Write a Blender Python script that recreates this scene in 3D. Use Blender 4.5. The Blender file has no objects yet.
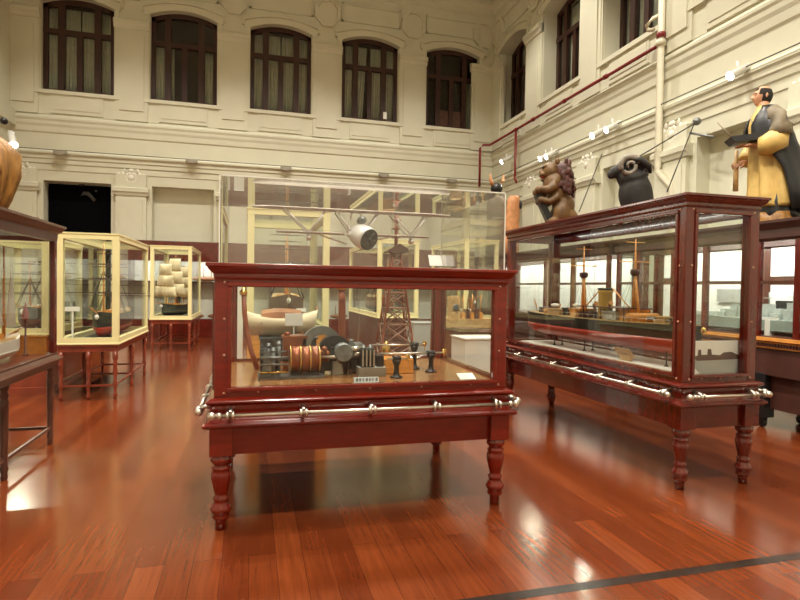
import bpy, bmesh, math, random
from mathutils import Vector, Matrix
random.seed(7)
PI = math.pi
sc = bpy.context.scene
COL = sc.collection
# ------------------------------------------------------------------ camera
F, YAW, PITCH, ROLL, EYE = 554.2, 0.26185, -0.02158, 0.015557, 1.5
_w = Vector((math.sin(YAW), math.cos(YAW), 0)); _r = Vector((math.cos(YAW), -math.sin(YAW), 0)); _u = Vector((0, 0, 1))
cw = _w*math.cos(PITCH) + _u*math.sin(PITCH); _u2 = _u*math.cos(PITCH) - _w*math.sin(PITCH)
cr = _r*math.cos(ROLL) + _u2*math.sin(ROLL); cu = _u2*math.cos(ROLL) - _r*math.sin(ROLL)
def ray(px, py): return cw*F + cr*(px-400) - cu*(py-300)
def aty(px, py, Y):
    d = ray(px, py); return Vector((0, 0, EYE)) + d*(Y/d.y)
def atx(px, py, X):
    d = ray(px, py); return Vector((0, 0, EYE)) + d*(X/d.x)
cd = bpy.data.cameras.new('camera'); cam = bpy.data.objects.new('camera', cd); COL.objects.link(cam)
mm = Matrix.Identity(4)
for i, a in enumerate((cr, cu, -cw)):
    for j in range(3): mm[j][i] = a[j]
mm.translation = (0, 0, EYE); cam.matrix_world = mm
cd.sensor_width = 36; cd.lens = F/800*36; cd.clip_start = .05; cd.clip_end = 200
sc.camera = cam
# ------------------------------------------------------------------ materials
def newmat(name):
    m = bpy.data.materials.new(name); m.use_nodes = True
    nt = m.node_tree; return m, nt, nt.nodes['Principled BSDF']
def simple(name, c, rough=.5, metal=0, coat=0, var=.12, scale=8, bump=0, stretch=None):
    m, nt, b = newmat(name); N = nt.nodes; L = nt.links
    tc = N.new('ShaderNodeTexCoord'); mp = N.new('ShaderNodeMapping'); nz = N.new('ShaderNodeTexNoise')
    nz.inputs['Scale'].default_value = scale; nz.inputs['Detail'].default_value = 5
    if stretch: mp.inputs['Scale'].default_value = stretch
    L.new(tc.outputs['Object'], mp.inputs[0]); L.new(mp.outputs[0], nz.inputs['Vector'])
    r = N.new('ShaderNodeValToRGB')
    r.color_ramp.elements[0].color = (*[x*(1-var) for x in c], 1); r.color_ramp.elements[1].color = (*[min(1, x*(1+var)) for x in c], 1)
    r.color_ramp.elements[0].position = .3; r.color_ramp.elements[1].position = .7
    L.new(nz.outputs['Fac'], r.inputs[0]); L.new(r.outputs[0], b.inputs['Base Color'])
    b.inputs['Roughness'].default_value = rough; b.inputs['Metallic'].default_value = metal
    if coat: b.inputs['Coat Weight'].default_value = coat; b.inputs['Coat Roughness'].default_value = .05
    if bump:
        bp = N.new('ShaderNodeBump'); bp.inputs['Strength'].default_value = bump; bp.inputs['Distance'].default_value = .01
        L.new(nz.outputs['Fac'], bp.inputs['Height']); L.new(bp.outputs[0], b.inputs['Normal'])
    return m
def glassmat(name, tint=(1, 1, 1), ior=1.45, rough=0.0, gain=1.0):
    m, nt, b = newmat(name); N = nt.nodes; L = nt.links; N.remove(b)
    out = N['Material Output']; mix = N.new('ShaderNodeMixShader'); t = N.new('ShaderNodeBsdfTransparent'); g = N.new('ShaderNodeBsdfGlossy')
    fr = N.new('ShaderNodeFresnel'); ge = N.new('ShaderNodeNewGeometry'); mr = N.new('ShaderNodeMapRange')
    mr.inputs[3].default_value = ior; mr.inputs[4].default_value = 1/ior; L.new(ge.outputs['Backfacing'], mr.inputs[0]); L.new(mr.outputs[0], fr.inputs[0]); g.inputs['Roughness'].default_value = rough
    t.inputs[0].default_value = (*tint, 1)
    if gain != 1:
        mu = N.new('ShaderNodeMath'); mu.operation = 'MULTIPLY'; mu.use_clamp = True; mu.inputs[1].default_value = gain
        L.new(fr.outputs[0], mu.inputs[0]); L.new(mu.outputs[0], mix.inputs[0])
    else: L.new(fr.outputs[0], mix.inputs[0])
    L.new(t.outputs[0], mix.inputs[1]); L.new(g.outputs[0], mix.inputs[2]); L.new(mix.outputs[0], out.inputs[0])
    return m
def emit(name, c, s):
    m, nt, b = newmat(name); b.inputs['Emission Color'].default_value = (*c, 1); b.inputs['Emission Strength'].default_value = s
    b.inputs['Base Color'].default_value = (*c, 1); return m
def floor_mat():
    m, nt, b = newmat('polished_planks'); N = nt.nodes; L = nt.links
    tc = N.new('ShaderNodeTexCoord'); mp = N.new('ShaderNodeMapping'); mp.inputs['Rotation'].default_value = (0, 0, PI/2)
    br = N.new('ShaderNodeTexBrick'); br.offset = .37; br.inputs['Scale'].default_value = 1
    br.inputs['Brick Width'].default_value = 2.3; br.inputs['Row Height'].default_value = .145
    br.inputs['Mortar Size'].default_value = .0016; br.inputs['Mortar Smooth'].default_value = .3; br.inputs['Bias'].default_value = -.1
    br.inputs['Color1'].default_value = (.135, .027, .0078, 1); br.inputs['Color2'].default_value = (.215, .050, .014, 1); br.inputs['Mortar'].default_value = (.07, .014, .006, 1)
    L.new(tc.outputs['Object'], mp.inputs[0]); L.new(mp.outputs[0], br.inputs['Vector'])
    nz = N.new('ShaderNodeTexNoise'); m2 = N.new('ShaderNodeMapping'); m2.inputs['Scale'].default_value = (38, 2.2, 1)
    nz.inputs['Scale'].default_value = 1; nz.inputs['Detail'].default_value = 8; nz.inputs['Roughness'].default_value = .65
    L.new(tc.outputs['Object'], m2.inputs[0]); L.new(m2.outputs[0], nz.inputs['Vector'])
    r = N.new('ShaderNodeValToRGB'); r.color_ramp.elements[0].position = .3; r.color_ramp.elements[1].position = .72
    r.color_ramp.elements[0].color = (.62, .55, .5, 1); r.color_ramp.elements[1].color = (1.18, 1.15, 1.1, 1)
    L.new(nz.outputs['Fac'], r.inputs[0])
    mx = N.new('ShaderNodeMix'); mx.data_type = 'RGBA'; mx.blend_type = 'MULTIPLY'; mx.inputs[0].default_value = .8
    L.new(br.outputs['Color'], mx.inputs[6]); L.new(r.outputs[0], mx.inputs[7]); L.new(mx.outputs[2], b.inputs['Base Color'])
    n2 = N.new('ShaderNodeTexNoise'); n2.inputs['Scale'].default_value = 1.3; n2.inputs['Detail'].default_value = 4
    L.new(tc.outputs['Object'], n2.inputs['Vector'])
    mr = N.new('ShaderNodeMapRange'); mr.inputs[3].default_value = .12; mr.inputs[4].default_value = .22; L.new(n2.outputs['Fac'], mr.inputs[0]); L.new(mr.outputs[0], b.inputs['Roughness'])
    b.inputs['IOR'].default_value = 1.72; b.inputs['Specular Tint'].default_value = (1, .95, .8, 1)
    return m
M = {}
M['mahogany'] = simple('red_mahogany', (.165, .0085, .0020), .18, coat=.4, var=.2, scale=3, stretch=(2, 2, 9))
M['mahogany_dark'] = simple('dark_mahogany', (.10, .0075, .0035), .2, coat=.7, var=.25, scale=3, stretch=(2, 9, 2))
M['oldwood'] = simple('brown_old_wood', (.085, .030, .018), .35, coat=.3, var=.3, scale=4, stretch=(2, 8, 2))
M['crownwood'] = simple('wenge_wood', (.055, .018, .013), .45, var=.25, scale=4)
M['tablewood'] = simple('table_mahogany', (.20, .035, .015), .3, coat=.4, var=.3, scale=5)
M['cream'] = simple('cream_paint', (.80, .73, .39), .35, var=.05, scale=3)
M['plaster'] = simple('cream_plaster', (.67, .655, .525), .75, var=.03, scale=1.5, bump=.02)
M['plaster_white'] = simple('white_plaster', (.80, .77, .68), .7, var=.04, scale=6)
M['ceiling'] = simple('ceiling_plaster', (.7, .66, .55), .8, var=.03)
M['floor'] = floor_mat()
M['inlay'] = simple('ebony_inlay', (.025, .016, .012), .25, var=.3, scale=20)
M['glass'] = glassmat('vitrine_glass', (.975, .99, .975))
M['acrylic'] = glassmat('acrylic_sheet', (.985, .99, .985), 1.5, 0, 1.8)
M['edge'] = simple('polished_acrylic_edge', (.85, .87, .82), .3, var=.03)
M['winglass'] = glassmat('window_glass', (.9, .92, .9), 1.5, .15)
M['winwood'] = simple('window_dark_wood', (.040, .0125, .0075), .4, var=.3, scale=6)
M['curtain'] = simple('grey_curtain', (.62, .62, .52), .9, var=.1, scale=5)
M['black'] = simple('black_paint', (.007, .007, .008), .4, var=.3)
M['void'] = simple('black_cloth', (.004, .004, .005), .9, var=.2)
M['steel'] = simple('dull_steel', (.62, .58, .52), .28, metal=1, var=.08, scale=20)
M['brass'] = simple('polished_brass', (.80, .52, .16), .25, metal=1, var=.1, scale=10)
M['boltmetal'] = simple('dull_bolt', (.50, .26, .17), .4, metal=.7)
M['copper'] = simple('copper_brown', (.27, .072, .024), .3, metal=.4, coat=.3, var=.25, scale=12)
M['iron'] = simple('grey_iron', (.20, .21, .21), .4, metal=.6, var=.25, scale=15)
M['grey'] = simple('light_grey_paint', (.38, .38, .36), .5, var=.08)
M['darkgrey'] = simple('dark_grey_paint', (.055, .058, .060), .55, var=.15)
M['white'] = simple('white_board', (.80, .79, .74), .5, var=.03)
M['card'] = simple('white_card', (.9, .89, .86), .6, var=.02)
M['red'] = simple('red_pipe_paint', (.21, .012, .012), .4, var=.15)
M['hullred'] = simple('red_hull_paint', (.36, .035, .022), .35, coat=.2, var=.12)
M['pipe'] = simple('cream_pipe_paint', (.68, .64, .50), .4, var=.05)
M['ochre'] = simple('ochre_wood', (.68, .29, .06), .4, var=.2, scale=5, stretch=(2, 2, 8))
M['tan'] = simple('tan_deck_wood', (.52, .33, .14), .5, var=.2, scale=20)
M['brownbase'] = simple('brown_show_floor', (.33, .15, .055), .22, coat=.3, var=.25, scale=5, stretch=(1, 8, 1))
M['yellow'] = simple('buff_yellow_paint', (.72, .48, .10), .45, var=.08)
M['navygrey'] = simple('warship_grey', (.36, .40, .37), .5, var=.15, scale=30)
M['seagrey'] = simple('grey_green_paint', (.26, .32, .29), .5, var=.1)
M['sail'] = simple('old_sailcloth', (.82, .71, .48), .85, var=.1, scale=12)
M['whitehull'] = simple('white_hull_paint', (.80, .78, .70), .4, var=.05)
M['darkhull'] = simple('dark_green_hull', (.030, .036, .030), .4, var=.3)
M['lattice'] = simple('rust_red_lattice', (.33, .10, .055), .5, var=.2)
M['bracing'] = simple('faded_pink_bracing', (.42, .25, .19), .5)
M['silver'] = simple('silver_dope', (.80, .79, .77), .35, metal=.15, var=.06)
M['wing'] = simple('doped_linen_wing', (.50, .43, .37), .5, var=.1)
M['boathull'] = simple('pale_boat_planking', (.74, .63, .44), .5, var=.08, scale=6, stretch=(1, 1, 10))
M['boatwood'] = simple('varnished_boat_wood', (.30, .12, .055), .4, coat=.2, var=.25, scale=6)
M['skin'] = simple('painted_flesh', (.56, .29, .17), .5, var=.08)
M['hair'] = simple('painted_black_hair', (.016, .011, .008), .9, var=.3, scale=60, bump=.4)
M['robe'] = simple('gilded_ochre_robe', (.60, .41, .13), .5, var=.18, scale=7)
M['cape'] = simple('painted_black_cape', (.016, .017, .020), .4, var=.3)
M['shawl'] = simple('worn_grey_cape_lining', (.20, .16, .105), .6, var=.3)
M['gold'] = simple('carved_gilt_wood', (.26, .12, .022), .45, coat=.15, var=.45, scale=11, bump=.6, stretch=(3, 3, .6))
M['lionred'] = simple('carved_red_mane', (.055, .013, .007), .6, var=.5, scale=16, bump=.8)
M['lionbody'] = simple('carved_golden_wood', (.115, .055, .012), .55, coat=.05, var=.35, scale=14, bump=.5)
M['ramblack'] = simple('carved_black_wood', (.012, .010, .009), .7, var=.4, scale=14, bump=.6)
M['horn'] = simple('worn_grey_horn', (.22, .195, .16), .7, var=.4, scale=20)
M['terracotta'] = simple('orange_carved_wood', (.50, .22, .09), .5, var=.25)
M['cable'] = simple('dark_cable', (.035, .03, .025), .6, var=.2)
M['lampwhite'] = simple('white_lamp_body', (.75, .74, .70), .4, var=.03)
M['bulb'] = emit('lit_lamp_face', (1, .93, .78), 28)
M['lampbox'] = simple('grey_junction_box', (.32, .29, .23), .6, var=.1)
M['leather'] = simple('brown_chest_wood', (.085, .026, .017), .45, var=.3, scale=7)
M['reddish'] = simple('red_buoy_paint', (.42, .04, .03), .5, var=.15)
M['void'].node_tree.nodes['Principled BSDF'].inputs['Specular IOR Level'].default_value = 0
# ------------------------------------------------------------------ mesh builder
class MB:
    def __init__(s): s.v = []; s.f = []; s.mi = []; s.sm = []
    def add(s, vs, fs, mi=0, smooth=False):
        o = len(s.v); s.v += [Vector(p) for p in vs]
        for f in fs: s.f.append([o+i for i in f]); s.mi.append(mi); s.sm.append(smooth)
        return s
    def box(s, x0, x1, y0, y1, z0, z1, mi=0, mp=None):
        vs = [(x, y, z) for z in (z0, z1) for y in (y0, y1) for x in (x0, x1)]
        if mp: vs = [mp(*p) for p in vs]
        return s.add(vs, [(0, 2, 3, 1), (4, 5, 7, 6), (0, 1, 5, 4), (2, 6, 7, 3), (0, 4, 6, 2), (1, 3, 7, 5)], mi)
    def prism(s, poly, d0, d1, mp, mi=0):
        n = len(poly); vs = [mp(a, d0, b) for a, b in poly] + [mp(a, d1, b) for a, b in poly]
        return s.add(vs, [list(range(n))[::-1], list(range(n, 2*n))] + [(i, (i+1) % n, n+(i+1) % n, n+i) for i in range(n)], mi)
    def extr(s, prof, s0, s1, mp, mi=0):     # profile [(d,z)] extruded along s
        n = len(prof); vs = [mp(s0, d, z) for d, z in prof] + [mp(s1, d, z) for d, z in prof]
        return s.add(vs, [list(range(n))[::-1], list(range(n, 2*n))] + [(i, (i+1) % n, n+(i+1) % n, n+i) for i in range(n)], mi)
    def rings(s, R, mi=0, smooth=True, cap=True, closed=True):
        n = len(R[0]); vs = [p for r in R for p in r]; fs = []
        for k in range(len(R)-1):
            for i in range(n if closed else n-1):
                j = (i+1) % n; fs.append((k*n+i, k*n+j, (k+1)*n+j, (k+1)*n+i))
        s.add(vs, fs, mi, smooth)
        if cap:
            o = len(s.v)-len(vs)
            for f in (list(range(n))[::-1], [(len(R)-1)*n+i for i in range(n)]): s.f.append([o+i for i in f]); s.mi.append(mi); s.sm.append(False)
        return s
    def tube(s, pts, r, n=8, mi=0, cap=True):
        pts = [Vector(p) for p in pts]; R = []
        rs = r if isinstance(r, (list, tuple)) else [r]*len(pts)
        for i, p in enumerate(pts):
            t = (pts[min(i+1, len(pts)-1)] - pts[max(i-1, 0)])
            t = t.normalized() if t.length > 1e-9 else Vector((0, 0, 1))
            a = Vector((0, 0, 1)) if abs(t.z) < .9 else Vector((1, 0, 0))
            u = t.cross(a).normalized(); w = t.cross(u)
            R.append([p + (u*math.cos(2*PI*k/n) + w*math.sin(2*PI*k/n))*rs[i] for k in range(n)])
        return s.rings(R, mi, True, cap)
    def lathe(s, base, prof, n=20, axis='z', mi=0):
        b = Vector(base); R = []
        for r, h in prof:
            ring = []
            for k in range(n):
                c, q = math.cos(2*PI*k/n)*r, math.sin(2*PI*k/n)*r
                ring.append(b + (Vector((c, q, h)) if axis == 'z' else Vector((h, c, q)) if axis == 'x' else Vector((c, h, q))))
            R.append(ring)
        return s.rings(R, mi, True, True)
    def ball(s, c, r, nu=14, nv=9, mi=0):
        c = Vector(c); rr = r if isinstance(r, (tuple, list)) else (r, r, r); R = []
        for j in range(1, nv):
            t = PI*j/nv
            R.append([c + Vector((rr[0]*math.sin(t)*math.cos(2*PI*k/nu), rr[1]*math.sin(t)*math.sin(2*PI*k/nu), rr[2]*math.cos(t))) for k in range(nu)])
        o = len(s.v); s.rings(R, mi, True, False)
        s.v += [c+Vector((0, 0, rr[2])), c-Vector((0, 0, rr[2]))]; T, B = len(s.v)-2, len(s.v)-1; L = o+(nv-2)*nu
        for k in range(nu):
            s.f.append([T, o+k, o+(k+1) % nu]); s.f.append([B, L+(k+1) % nu, L+k]); s.mi += [mi, mi]; s.sm += [True, True]
        return s
    def rect(s, x0, x1, y0, y1, prof, mi=0):   # closed profile [(offset outward, z)] swept round a rectangle
        n = len(prof); R = []
        for cx, cy, sx, sy in ((x0, y0, -1, -1), (x1, y0, 1, -1), (x1, y1, 1, 1), (x0, y1, -1, 1)):
            R.append([(cx+sx*o, cy+sy*o, z) for o, z in prof])
        vs = [p for r in R for p in r]; fs = []
        for k in range(4):
            for i in range(n):
                j = (i+1) % n; k2 = (k+1) % 4; fs.append((k*n+i, k*n+j, k2*n+j, k2*n+i))
        return s.add(vs, fs, mi)
    def xf(s, m): s.v = [m @ p for p in s.v]; return s
    def build(s, name, mat, parent=None, origin=None, bevel=0, kind=None):
        org = Vector(ORG[parent.name]) if parent else Vector(origin) if origin is not None else Vector((0, 0, 0))
        me = bpy.data.meshes.new(name); me.from_pydata([tuple(p-org) for p in s.v], [], s.f)
        for m in (mat if isinstance(mat, (list, tuple)) else [mat]): me.materials.append(M[m])
        me.polygons.foreach_set('material_index', s.mi); me.polygons.foreach_set('use_smooth', s.sm)
        bm = bmesh.new(); bm.from_mesh(me); bmesh.ops.recalc_face_normals(bm, faces=bm.faces); bm.to_mesh(me); bm.free(); me.update()
        o = bpy.data.objects.new(name, me); COL.objects.link(o)
        if parent: o.parent = parent
        else: o.location = org
        ORG[o.name] = org
        if bevel:
            b = o.modifiers.new('bevel', 'BEVEL'); b.width = bevel; b.segments = 2; b.limit_method = 'ANGLE'
        if kind: o['kind'] = kind
        return o
ORG = {}
def tag(o, label, cat, group=None, kind=None):
    o['label'] = label; o['category'] = cat
    if group: o['group'] = group
    if kind: o['kind'] = kind
    return o
def thing(name, label, cat, loc, group=None, kind=None):
    o = bpy.data.objects.new(name, None); COL.objects.link(o); o.location = loc; o.empty_display_size = .1
    ORG[o.name] = Vector(loc); return tag(o, label, cat, group, kind)
ID = lambda a, d, b: Vector((a, d, b))
def remesh(o, vox, smooth=4):
    m = o.modifiers.new('remesh', 'REMESH'); m.mode = 'VOXEL'; m.voxel_size = vox; m.use_smooth_shade = True
    if smooth: q = o.modifiers.new('smooth', 'SMOOTH'); q.iterations = smooth; q.factor = .5
    return o
# ------------------------------------------------------------------ the room
YB, XR, XL, YF, H = 17.4, 7.82, -6.35, -5.0, 11.6
MBk = lambda s_, d, z: Vector((s_, YB+d, z))
MRt = lambda s_, d, z: Vector((XR+d, s_, z))
MLf = lambda s_, d, z: Vector((XL-d, s_, z))
b = MB(); b.box(XL-1, XR+1.2, YF-1, YB+1.2, -.2, 0)
tag(b.build('floor', 'floor'), 'polished reddish wooden plank floor of the hall', 'floor', kind='structure')
p1, p2 = (.91, 2.49), (3.05, 2.44)
b = MB(); b.box(-2.6, 6.6, 2.41, 2.475, -.002, .0012)
tag(b.build('trim_1', 'inlay', origin=(2, 2.44, 0)), 'dark inlaid strip crossing the foreground floor', 'floor inlay', kind='structure')
b = MB(); b.box(XL-1, XR+1.2, YF-1, YB+1.2, H, H+.2)
tag(b.build('ceiling', 'ceiling'), 'plain plaster ceiling above the hall', 'ceiling', kind='structure')
b = MB(); b.box(XL-1, XR+1.2, YF-.4, YF, 0, H)
tag(b.build('wall_front', 'plaster'), 'cream plaster wall behind the viewer', 'wall', kind='structure')
b = MB(); b.box(XL-.4, XL, YF, YB, 0, H)
for z0, z1, pr in ((5.75, 6.2, .12), (4.72, 5.1, .10)): b.box(XL, XL+pr, YF, YB, z0, z1)
tag(b.build('wall_left', 'plaster'), 'cream plaster side wall at the far left with mouldings', 'wall', kind='structure')
SILL, SPR, APX, HW = 6.80, 9.22, 9.42, .91
def zarch(t, hw=HW, grow=0): return SPR + grow + (APX-SPR)*(1-(t/hw)**2)
def arch_pts(c, hw, grow, n=14): return [(c-hw+2*hw*i/n, SPR+grow+(APX-SPR)*(1-((2*i/n)-1)**2)) for i in range(n+1)]
def make_wall(name, label, mp, s0, s1, centers, rec, niches, thick=.8, D=0):
    b = MB(); edges = sorted(centers); NZ, NHW, ND = 4.33, .85, .30
    cur = s0
    for c in edges:
        b.box(cur, c-HW, 0, thick, 0, H, mp=mp) if False else None
        # pier beside the window (upper storey) and lower storey with niche
        b.box(cur, c-HW, 0, thick, 5.0, H, mp=mp)
        b.box(cur, c-NHW, 0, thick, 0, 5.0, mp=mp)
        b.box(c-NHW, c+NHW, niches.get(c, ND), thick, 0, NZ, mp=mp); b.box(c-NHW, c+NHW, 0, thick, NZ, 5.0, mp=mp)
        b.box(c-HW, c+HW, 0, thick, 5.0, SILL, mp=mp)
        ap = arch_pts(c, HW, 0); b.prism([(c-HW, H), ] + ap + [(c+HW, H)], 0, thick, mp)
        nx = c+HW
        # lower storey right of niche handled by next pier
        b.box(c+NHW, c+HW, 0, thick, 0, 5.0, mp=mp) if NHW < HW else None
        cur = nx
    b.box(cur, s1, 0, thick, 0, H, mp=mp)
    # string courses (all in relief)
    b.extr([(0, 5.62), (-.03, 5.66), (-.04, 5.80), (-.065, 5.87), (-.07, 5.95), (-.095, 6.0), (-.095, 6.05), (-.03, 6.12), (0, 6.16)], s0, s1, mp)
    b.extr([(0, 5.18), (-.05, 5.13), (-.11, 5.10), (-.11, 5.05), (-.075, 5.01), (-.075, 4.93), (-.048, 4.90), (-.048, 4.80), (-.02, 4.77), (-.02, 4.62), (0, 4.60)], s0, s1, mp)
    for c in edges:
        # arch surround, sill and apron panel
        pr = .07
        out = arch_pts(c, HW+.17, .17); inn = arch_pts(c, HW, 0)
        b.prism([(c-HW-.17, SPR-.02)] + out + [(c+HW+.17, SPR-.02), (c+HW, SPR-.02)] + inn[::-1] + [(c-HW, SPR-.02)], -pr, .02, mp)
        b.prism([(c-HW-.23, SPR+.05)] + arch_pts(c, HW+.23, .25) + [(c+HW+.23, SPR+.05), (c+HW+.17, SPR+.05)] + arch_pts(c, HW+.17, .18)[::-1] + [(c-HW-.17, SPR+.05)], -pr-.05, .02, mp)
        for sg in (-1, 1): b.box(c+sg*(HW+.02)-.0, c+sg*(HW+.14), -.05, .02, SILL, SPR, mp=mp)
        b.box(c-HW-.16, c+HW+.16, -.09, .05, SILL-.10, SILL, mp=mp)
        b.box(c-HW*.72, c+HW*.72, -.05, .02, SILL-.62, SILL-.10, mp=mp)
        b.box(c-HW*.66, c+HW*.66, -.065, .02, SILL-.52, SILL-.18, mp=mp)
        for sg in (-1, 1): b.box(c+sg*(HW*.72), c+sg*(HW+.12), -.03, .02, SILL-.66, SILL-.10, mp=mp)
        # rectangular frame above the window
        for (a0, a1, z0, z1) in ((c-.95, c+.95, 9.80, 9.86), (c-.95, c+.95, 10.32, 10.38), (c-.95, c-.89, 9.8, 10.38), (c+.89, c+.95, 9.8, 10.38)):
            b.box(a0, a1, -.04, .02, z0, z1, mp=mp)
    b.extr([(0, 10.6), (-.1, 10.66), (-.1, 10.8), (-.2, 10.9), (-.2, 11.0), (0, 11.05)], s0, s1, mp)
    return tag(b.build(name, 'plaster'), label, 'wall', kind='structure')
def pilaster(n, mp, c, label):
    b = MB(); w = .40
    b.box(c-w, c+w, -.10, .01, 0, 4.02, mp=mp); b.box(c-w+.09, c+w-.09, -.12, .01, .3, 3.9, mp=mp)
    b.extr([(.01, 4.02), (-.13, 4.02), (-.15, 4.08), (-.18, 4.12), (-.18, 4.22), (-.12, 4.25), (.01, 4.25)], c-w-.07, c+w+.07, mp)
    b.box(c-w, c+w, -.10, .01, 4.25, 4.62, mp=mp)
    # upper pilaster
    b.box(c-.42, c+.42, -.07, .01, 6.14, 8.72, mp=mp); b.box(c-.32, c+.32, -.10, .01, 6.42, 8.55, mp=mp)
    b.extr([(.01, 8.72), (-.10, 8.72), (-.12, 8.80), (-.17, 8.86), (-.17, 8.95), (-.12, 8.98), (.01, 9.0)], c-.47, c+.47, mp)
    # octagon moulding above
    oc = [(c+.42*math.cos(PI/8+k*PI/4), 9.98+.46*math.sin(PI/8+k*PI/4)) for k in range(8)]; ic = [(c+.33*math.cos(PI/8+k*PI/4), 9.98+.37*math.sin(PI/8+k*PI/4)) for k in range(8)]
    for k in range(8):
        j = (k+1) % 8; b.prism([oc[k], oc[j], ic[j], ic[k]], -.09, .01, mp)
    b.prism(ic, -.03, .01, mp)
    o = tag(b.build('trim_%d' % n, 'plaster', origin=mp(c, 0, 0)), label, 'pilaster', kind='structure')
    q = MB()     # carved crest
    for k in range(10):
        a = 2*PI*k/10; q.ball(mp(c+.13*math.cos(a), -.16, 4.52+.13*math.sin(a)), .05, 8, 6)
    q.ball(mp(c, -.17, 4.52), .085, 12, 8)
    for sg in (-1, 1):
        for k, (ds, dz, r) in enumerate(((.22, .10, .07), (.27, -.02, .08), (.33, .08, .06), (.36, -.10, .065), (.24, -.16, .07), (.17, .22, .05))):
            q.ball(mp(c+sg*ds, -.14, 4.5+dz), (r*.8, r*.8, r*1.3), 8, 6)
    q.ball(mp(c, -.15, 4.72), (.09, .09, .06), 8, 6); q.box(c-.3, c+.3, -.13, .0, 4.27, 4.33, mp=mp)
    o0, dn = mp(c, 0, 0), mp(c, -1, 0)-mp(c, 0, 0)
    q.v = [p - dn*((p-o0).dot(dn)*.5) for p in q.v]
    q.build('crest', 'plaster_white', o)
    return o
BC = [-4.73+2.77*i for i in range(5)]
RCs = [15.98, 13.18, 10.38, 7.58]
make_wall('wall_back', 'cream plaster back wall with arched window openings and mouldings', MBk, XL-.6, XR+.9, BC, .3, {BC[0]: .42})
make_wall('wall_right', 'cream plaster right wall with deep arched window openings', MRt, YF, YB, RCs, .6, {})
def window(n, mp, c, rec, cur, label, low=False):
    w = thing('window_%d' % n, label, 'window', mp(c, rec, SILL), kind='structure')
    f = MB(); d0, d1 = rec, rec+.09; t = .12
    f.box(c-HW, c-HW+t, d0, d1, SILL, SPR+.05, mp=mp); f.box(c+HW-t, c+HW, d0, d1, SILL, SPR+.05, mp=mp)
    f.box(c-HW, c+HW, d0, d1, SILL, SILL+.10, mp=mp)
    inn = [(x, z-.14) for x, z in arch_pts(c, HW, 0)]; f.prism(arch_pts(c, HW, 0) + inn[::-1], d0, d1, mp)
    for sx, hw_ in ((-.46, .085), (0, .075), (.46, .085)):
        f.box(c+sx-hw_, c+sx+hw_, d0-.015, d1, SILL, (zarch(sx)-.08) if sx else 8.46, mp=mp)
    f.box(c-HW, c+HW, d0-.02, d1, 8.42, 8.56, mp=mp)
    f.build('window_frame', 'winwood', w)
    if low:
        q = MB()
        for a0, a1 in ((-.37, -.08), (.08, .37)): q.box(c+a0, c+a1, d0+.02, d1, SILL+.1, SILL+.62, mp=mp)
        q.build('lower_panel', 'oldwood', w)
    g = MB(); g.prism([(c-HW+.02, SILL+.02)] + [(x, z-.03) for x, z in arch_pts(c, HW-.02, 0)][::1] + [(c+HW-.02, SILL+.02)], rec+.05, rec+.056, mp); g.build('pane', 'winglass', w)
    for (a0, a1, k, z0, z1, sk) in cur:
        q = MB(); R = []; nn = 28
        for i in range(nn+1):
            u = i/nn; s_ = c+a0+(a1-a0)*u; dd = rec+.17+.03*math.sin(u*k*2*PI)
            R.append([mp(s_-sk*(z1-z)*.25*(1-u*.5), dd, z) for z in (z0, (z0+z1)/2, z1)] + [mp(s_-sk*(z1-z)*.25*(1-u*.5), dd+.008, z) for z in (z1, (z0+z1)/2, z0)])
        q.rings(R); q.build('curtain', 'curtain', w)
    q = MB(); q.box(c-HW-.05, c+HW+.05, rec+.28, rec+.30, SILL-.05, APX+.05, mp=mp); q.build('dark_backing', 'void', w)  # added black backing behind the panes, blocks world light from the opening
    return w
full = [(-.86, -.5, 4, SILL, 9.2, 0), (-.42, -.02, 5, SILL, 9.2, 0), (.02, .42, 5, SILL, 9.2, 0), (.5, .86, 4, SILL, 9.2, 0)]
w2 = [(-.86, -.5, 4, SILL, 8.5, 0), (-.42, -.30, 2, SILL, 8.5, 0), (.55, .86, 4, SILL, 8.5, 0)]
w4 = [(-.86, -.5, 4, SILL, 9.2, .25), (-.36, -.06, 4, SILL, 9.2, .45), (.05, .42, 5, SILL, 9.2, 0), (.5, .86, 4, SILL, 9.2, 0)]
w5 = [(.55, .86, 3, SILL, 8.5, 0)]
names = ['first', 'second', 'third', 'fourth', 'fifth']
extra = ['pale curtains drawn across', 'a dark gap between open curtains', 'drawn grey curtains', 'one curtain pulled aside', 'no centre curtains and low wooden panels']
for i, (c, cu_) in enumerate(zip(BC, (full, w2, full, w4, w5))):
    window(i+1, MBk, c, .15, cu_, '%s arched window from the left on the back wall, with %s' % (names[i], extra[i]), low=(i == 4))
o = bpy.data.objects
for i, c in enumerate(RCs[:4]):
    window(6+i, MRt, c, .40, full if i < 3 else full, ['dark arched window on the right wall nearest the back corner', 'middle dark arched window on the right wall above the red pipe', 'dark arched window on the right wall at the top edge beside the drainpipe', 'fourth arched window along the right wall, above the friar statue'][i])
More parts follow.
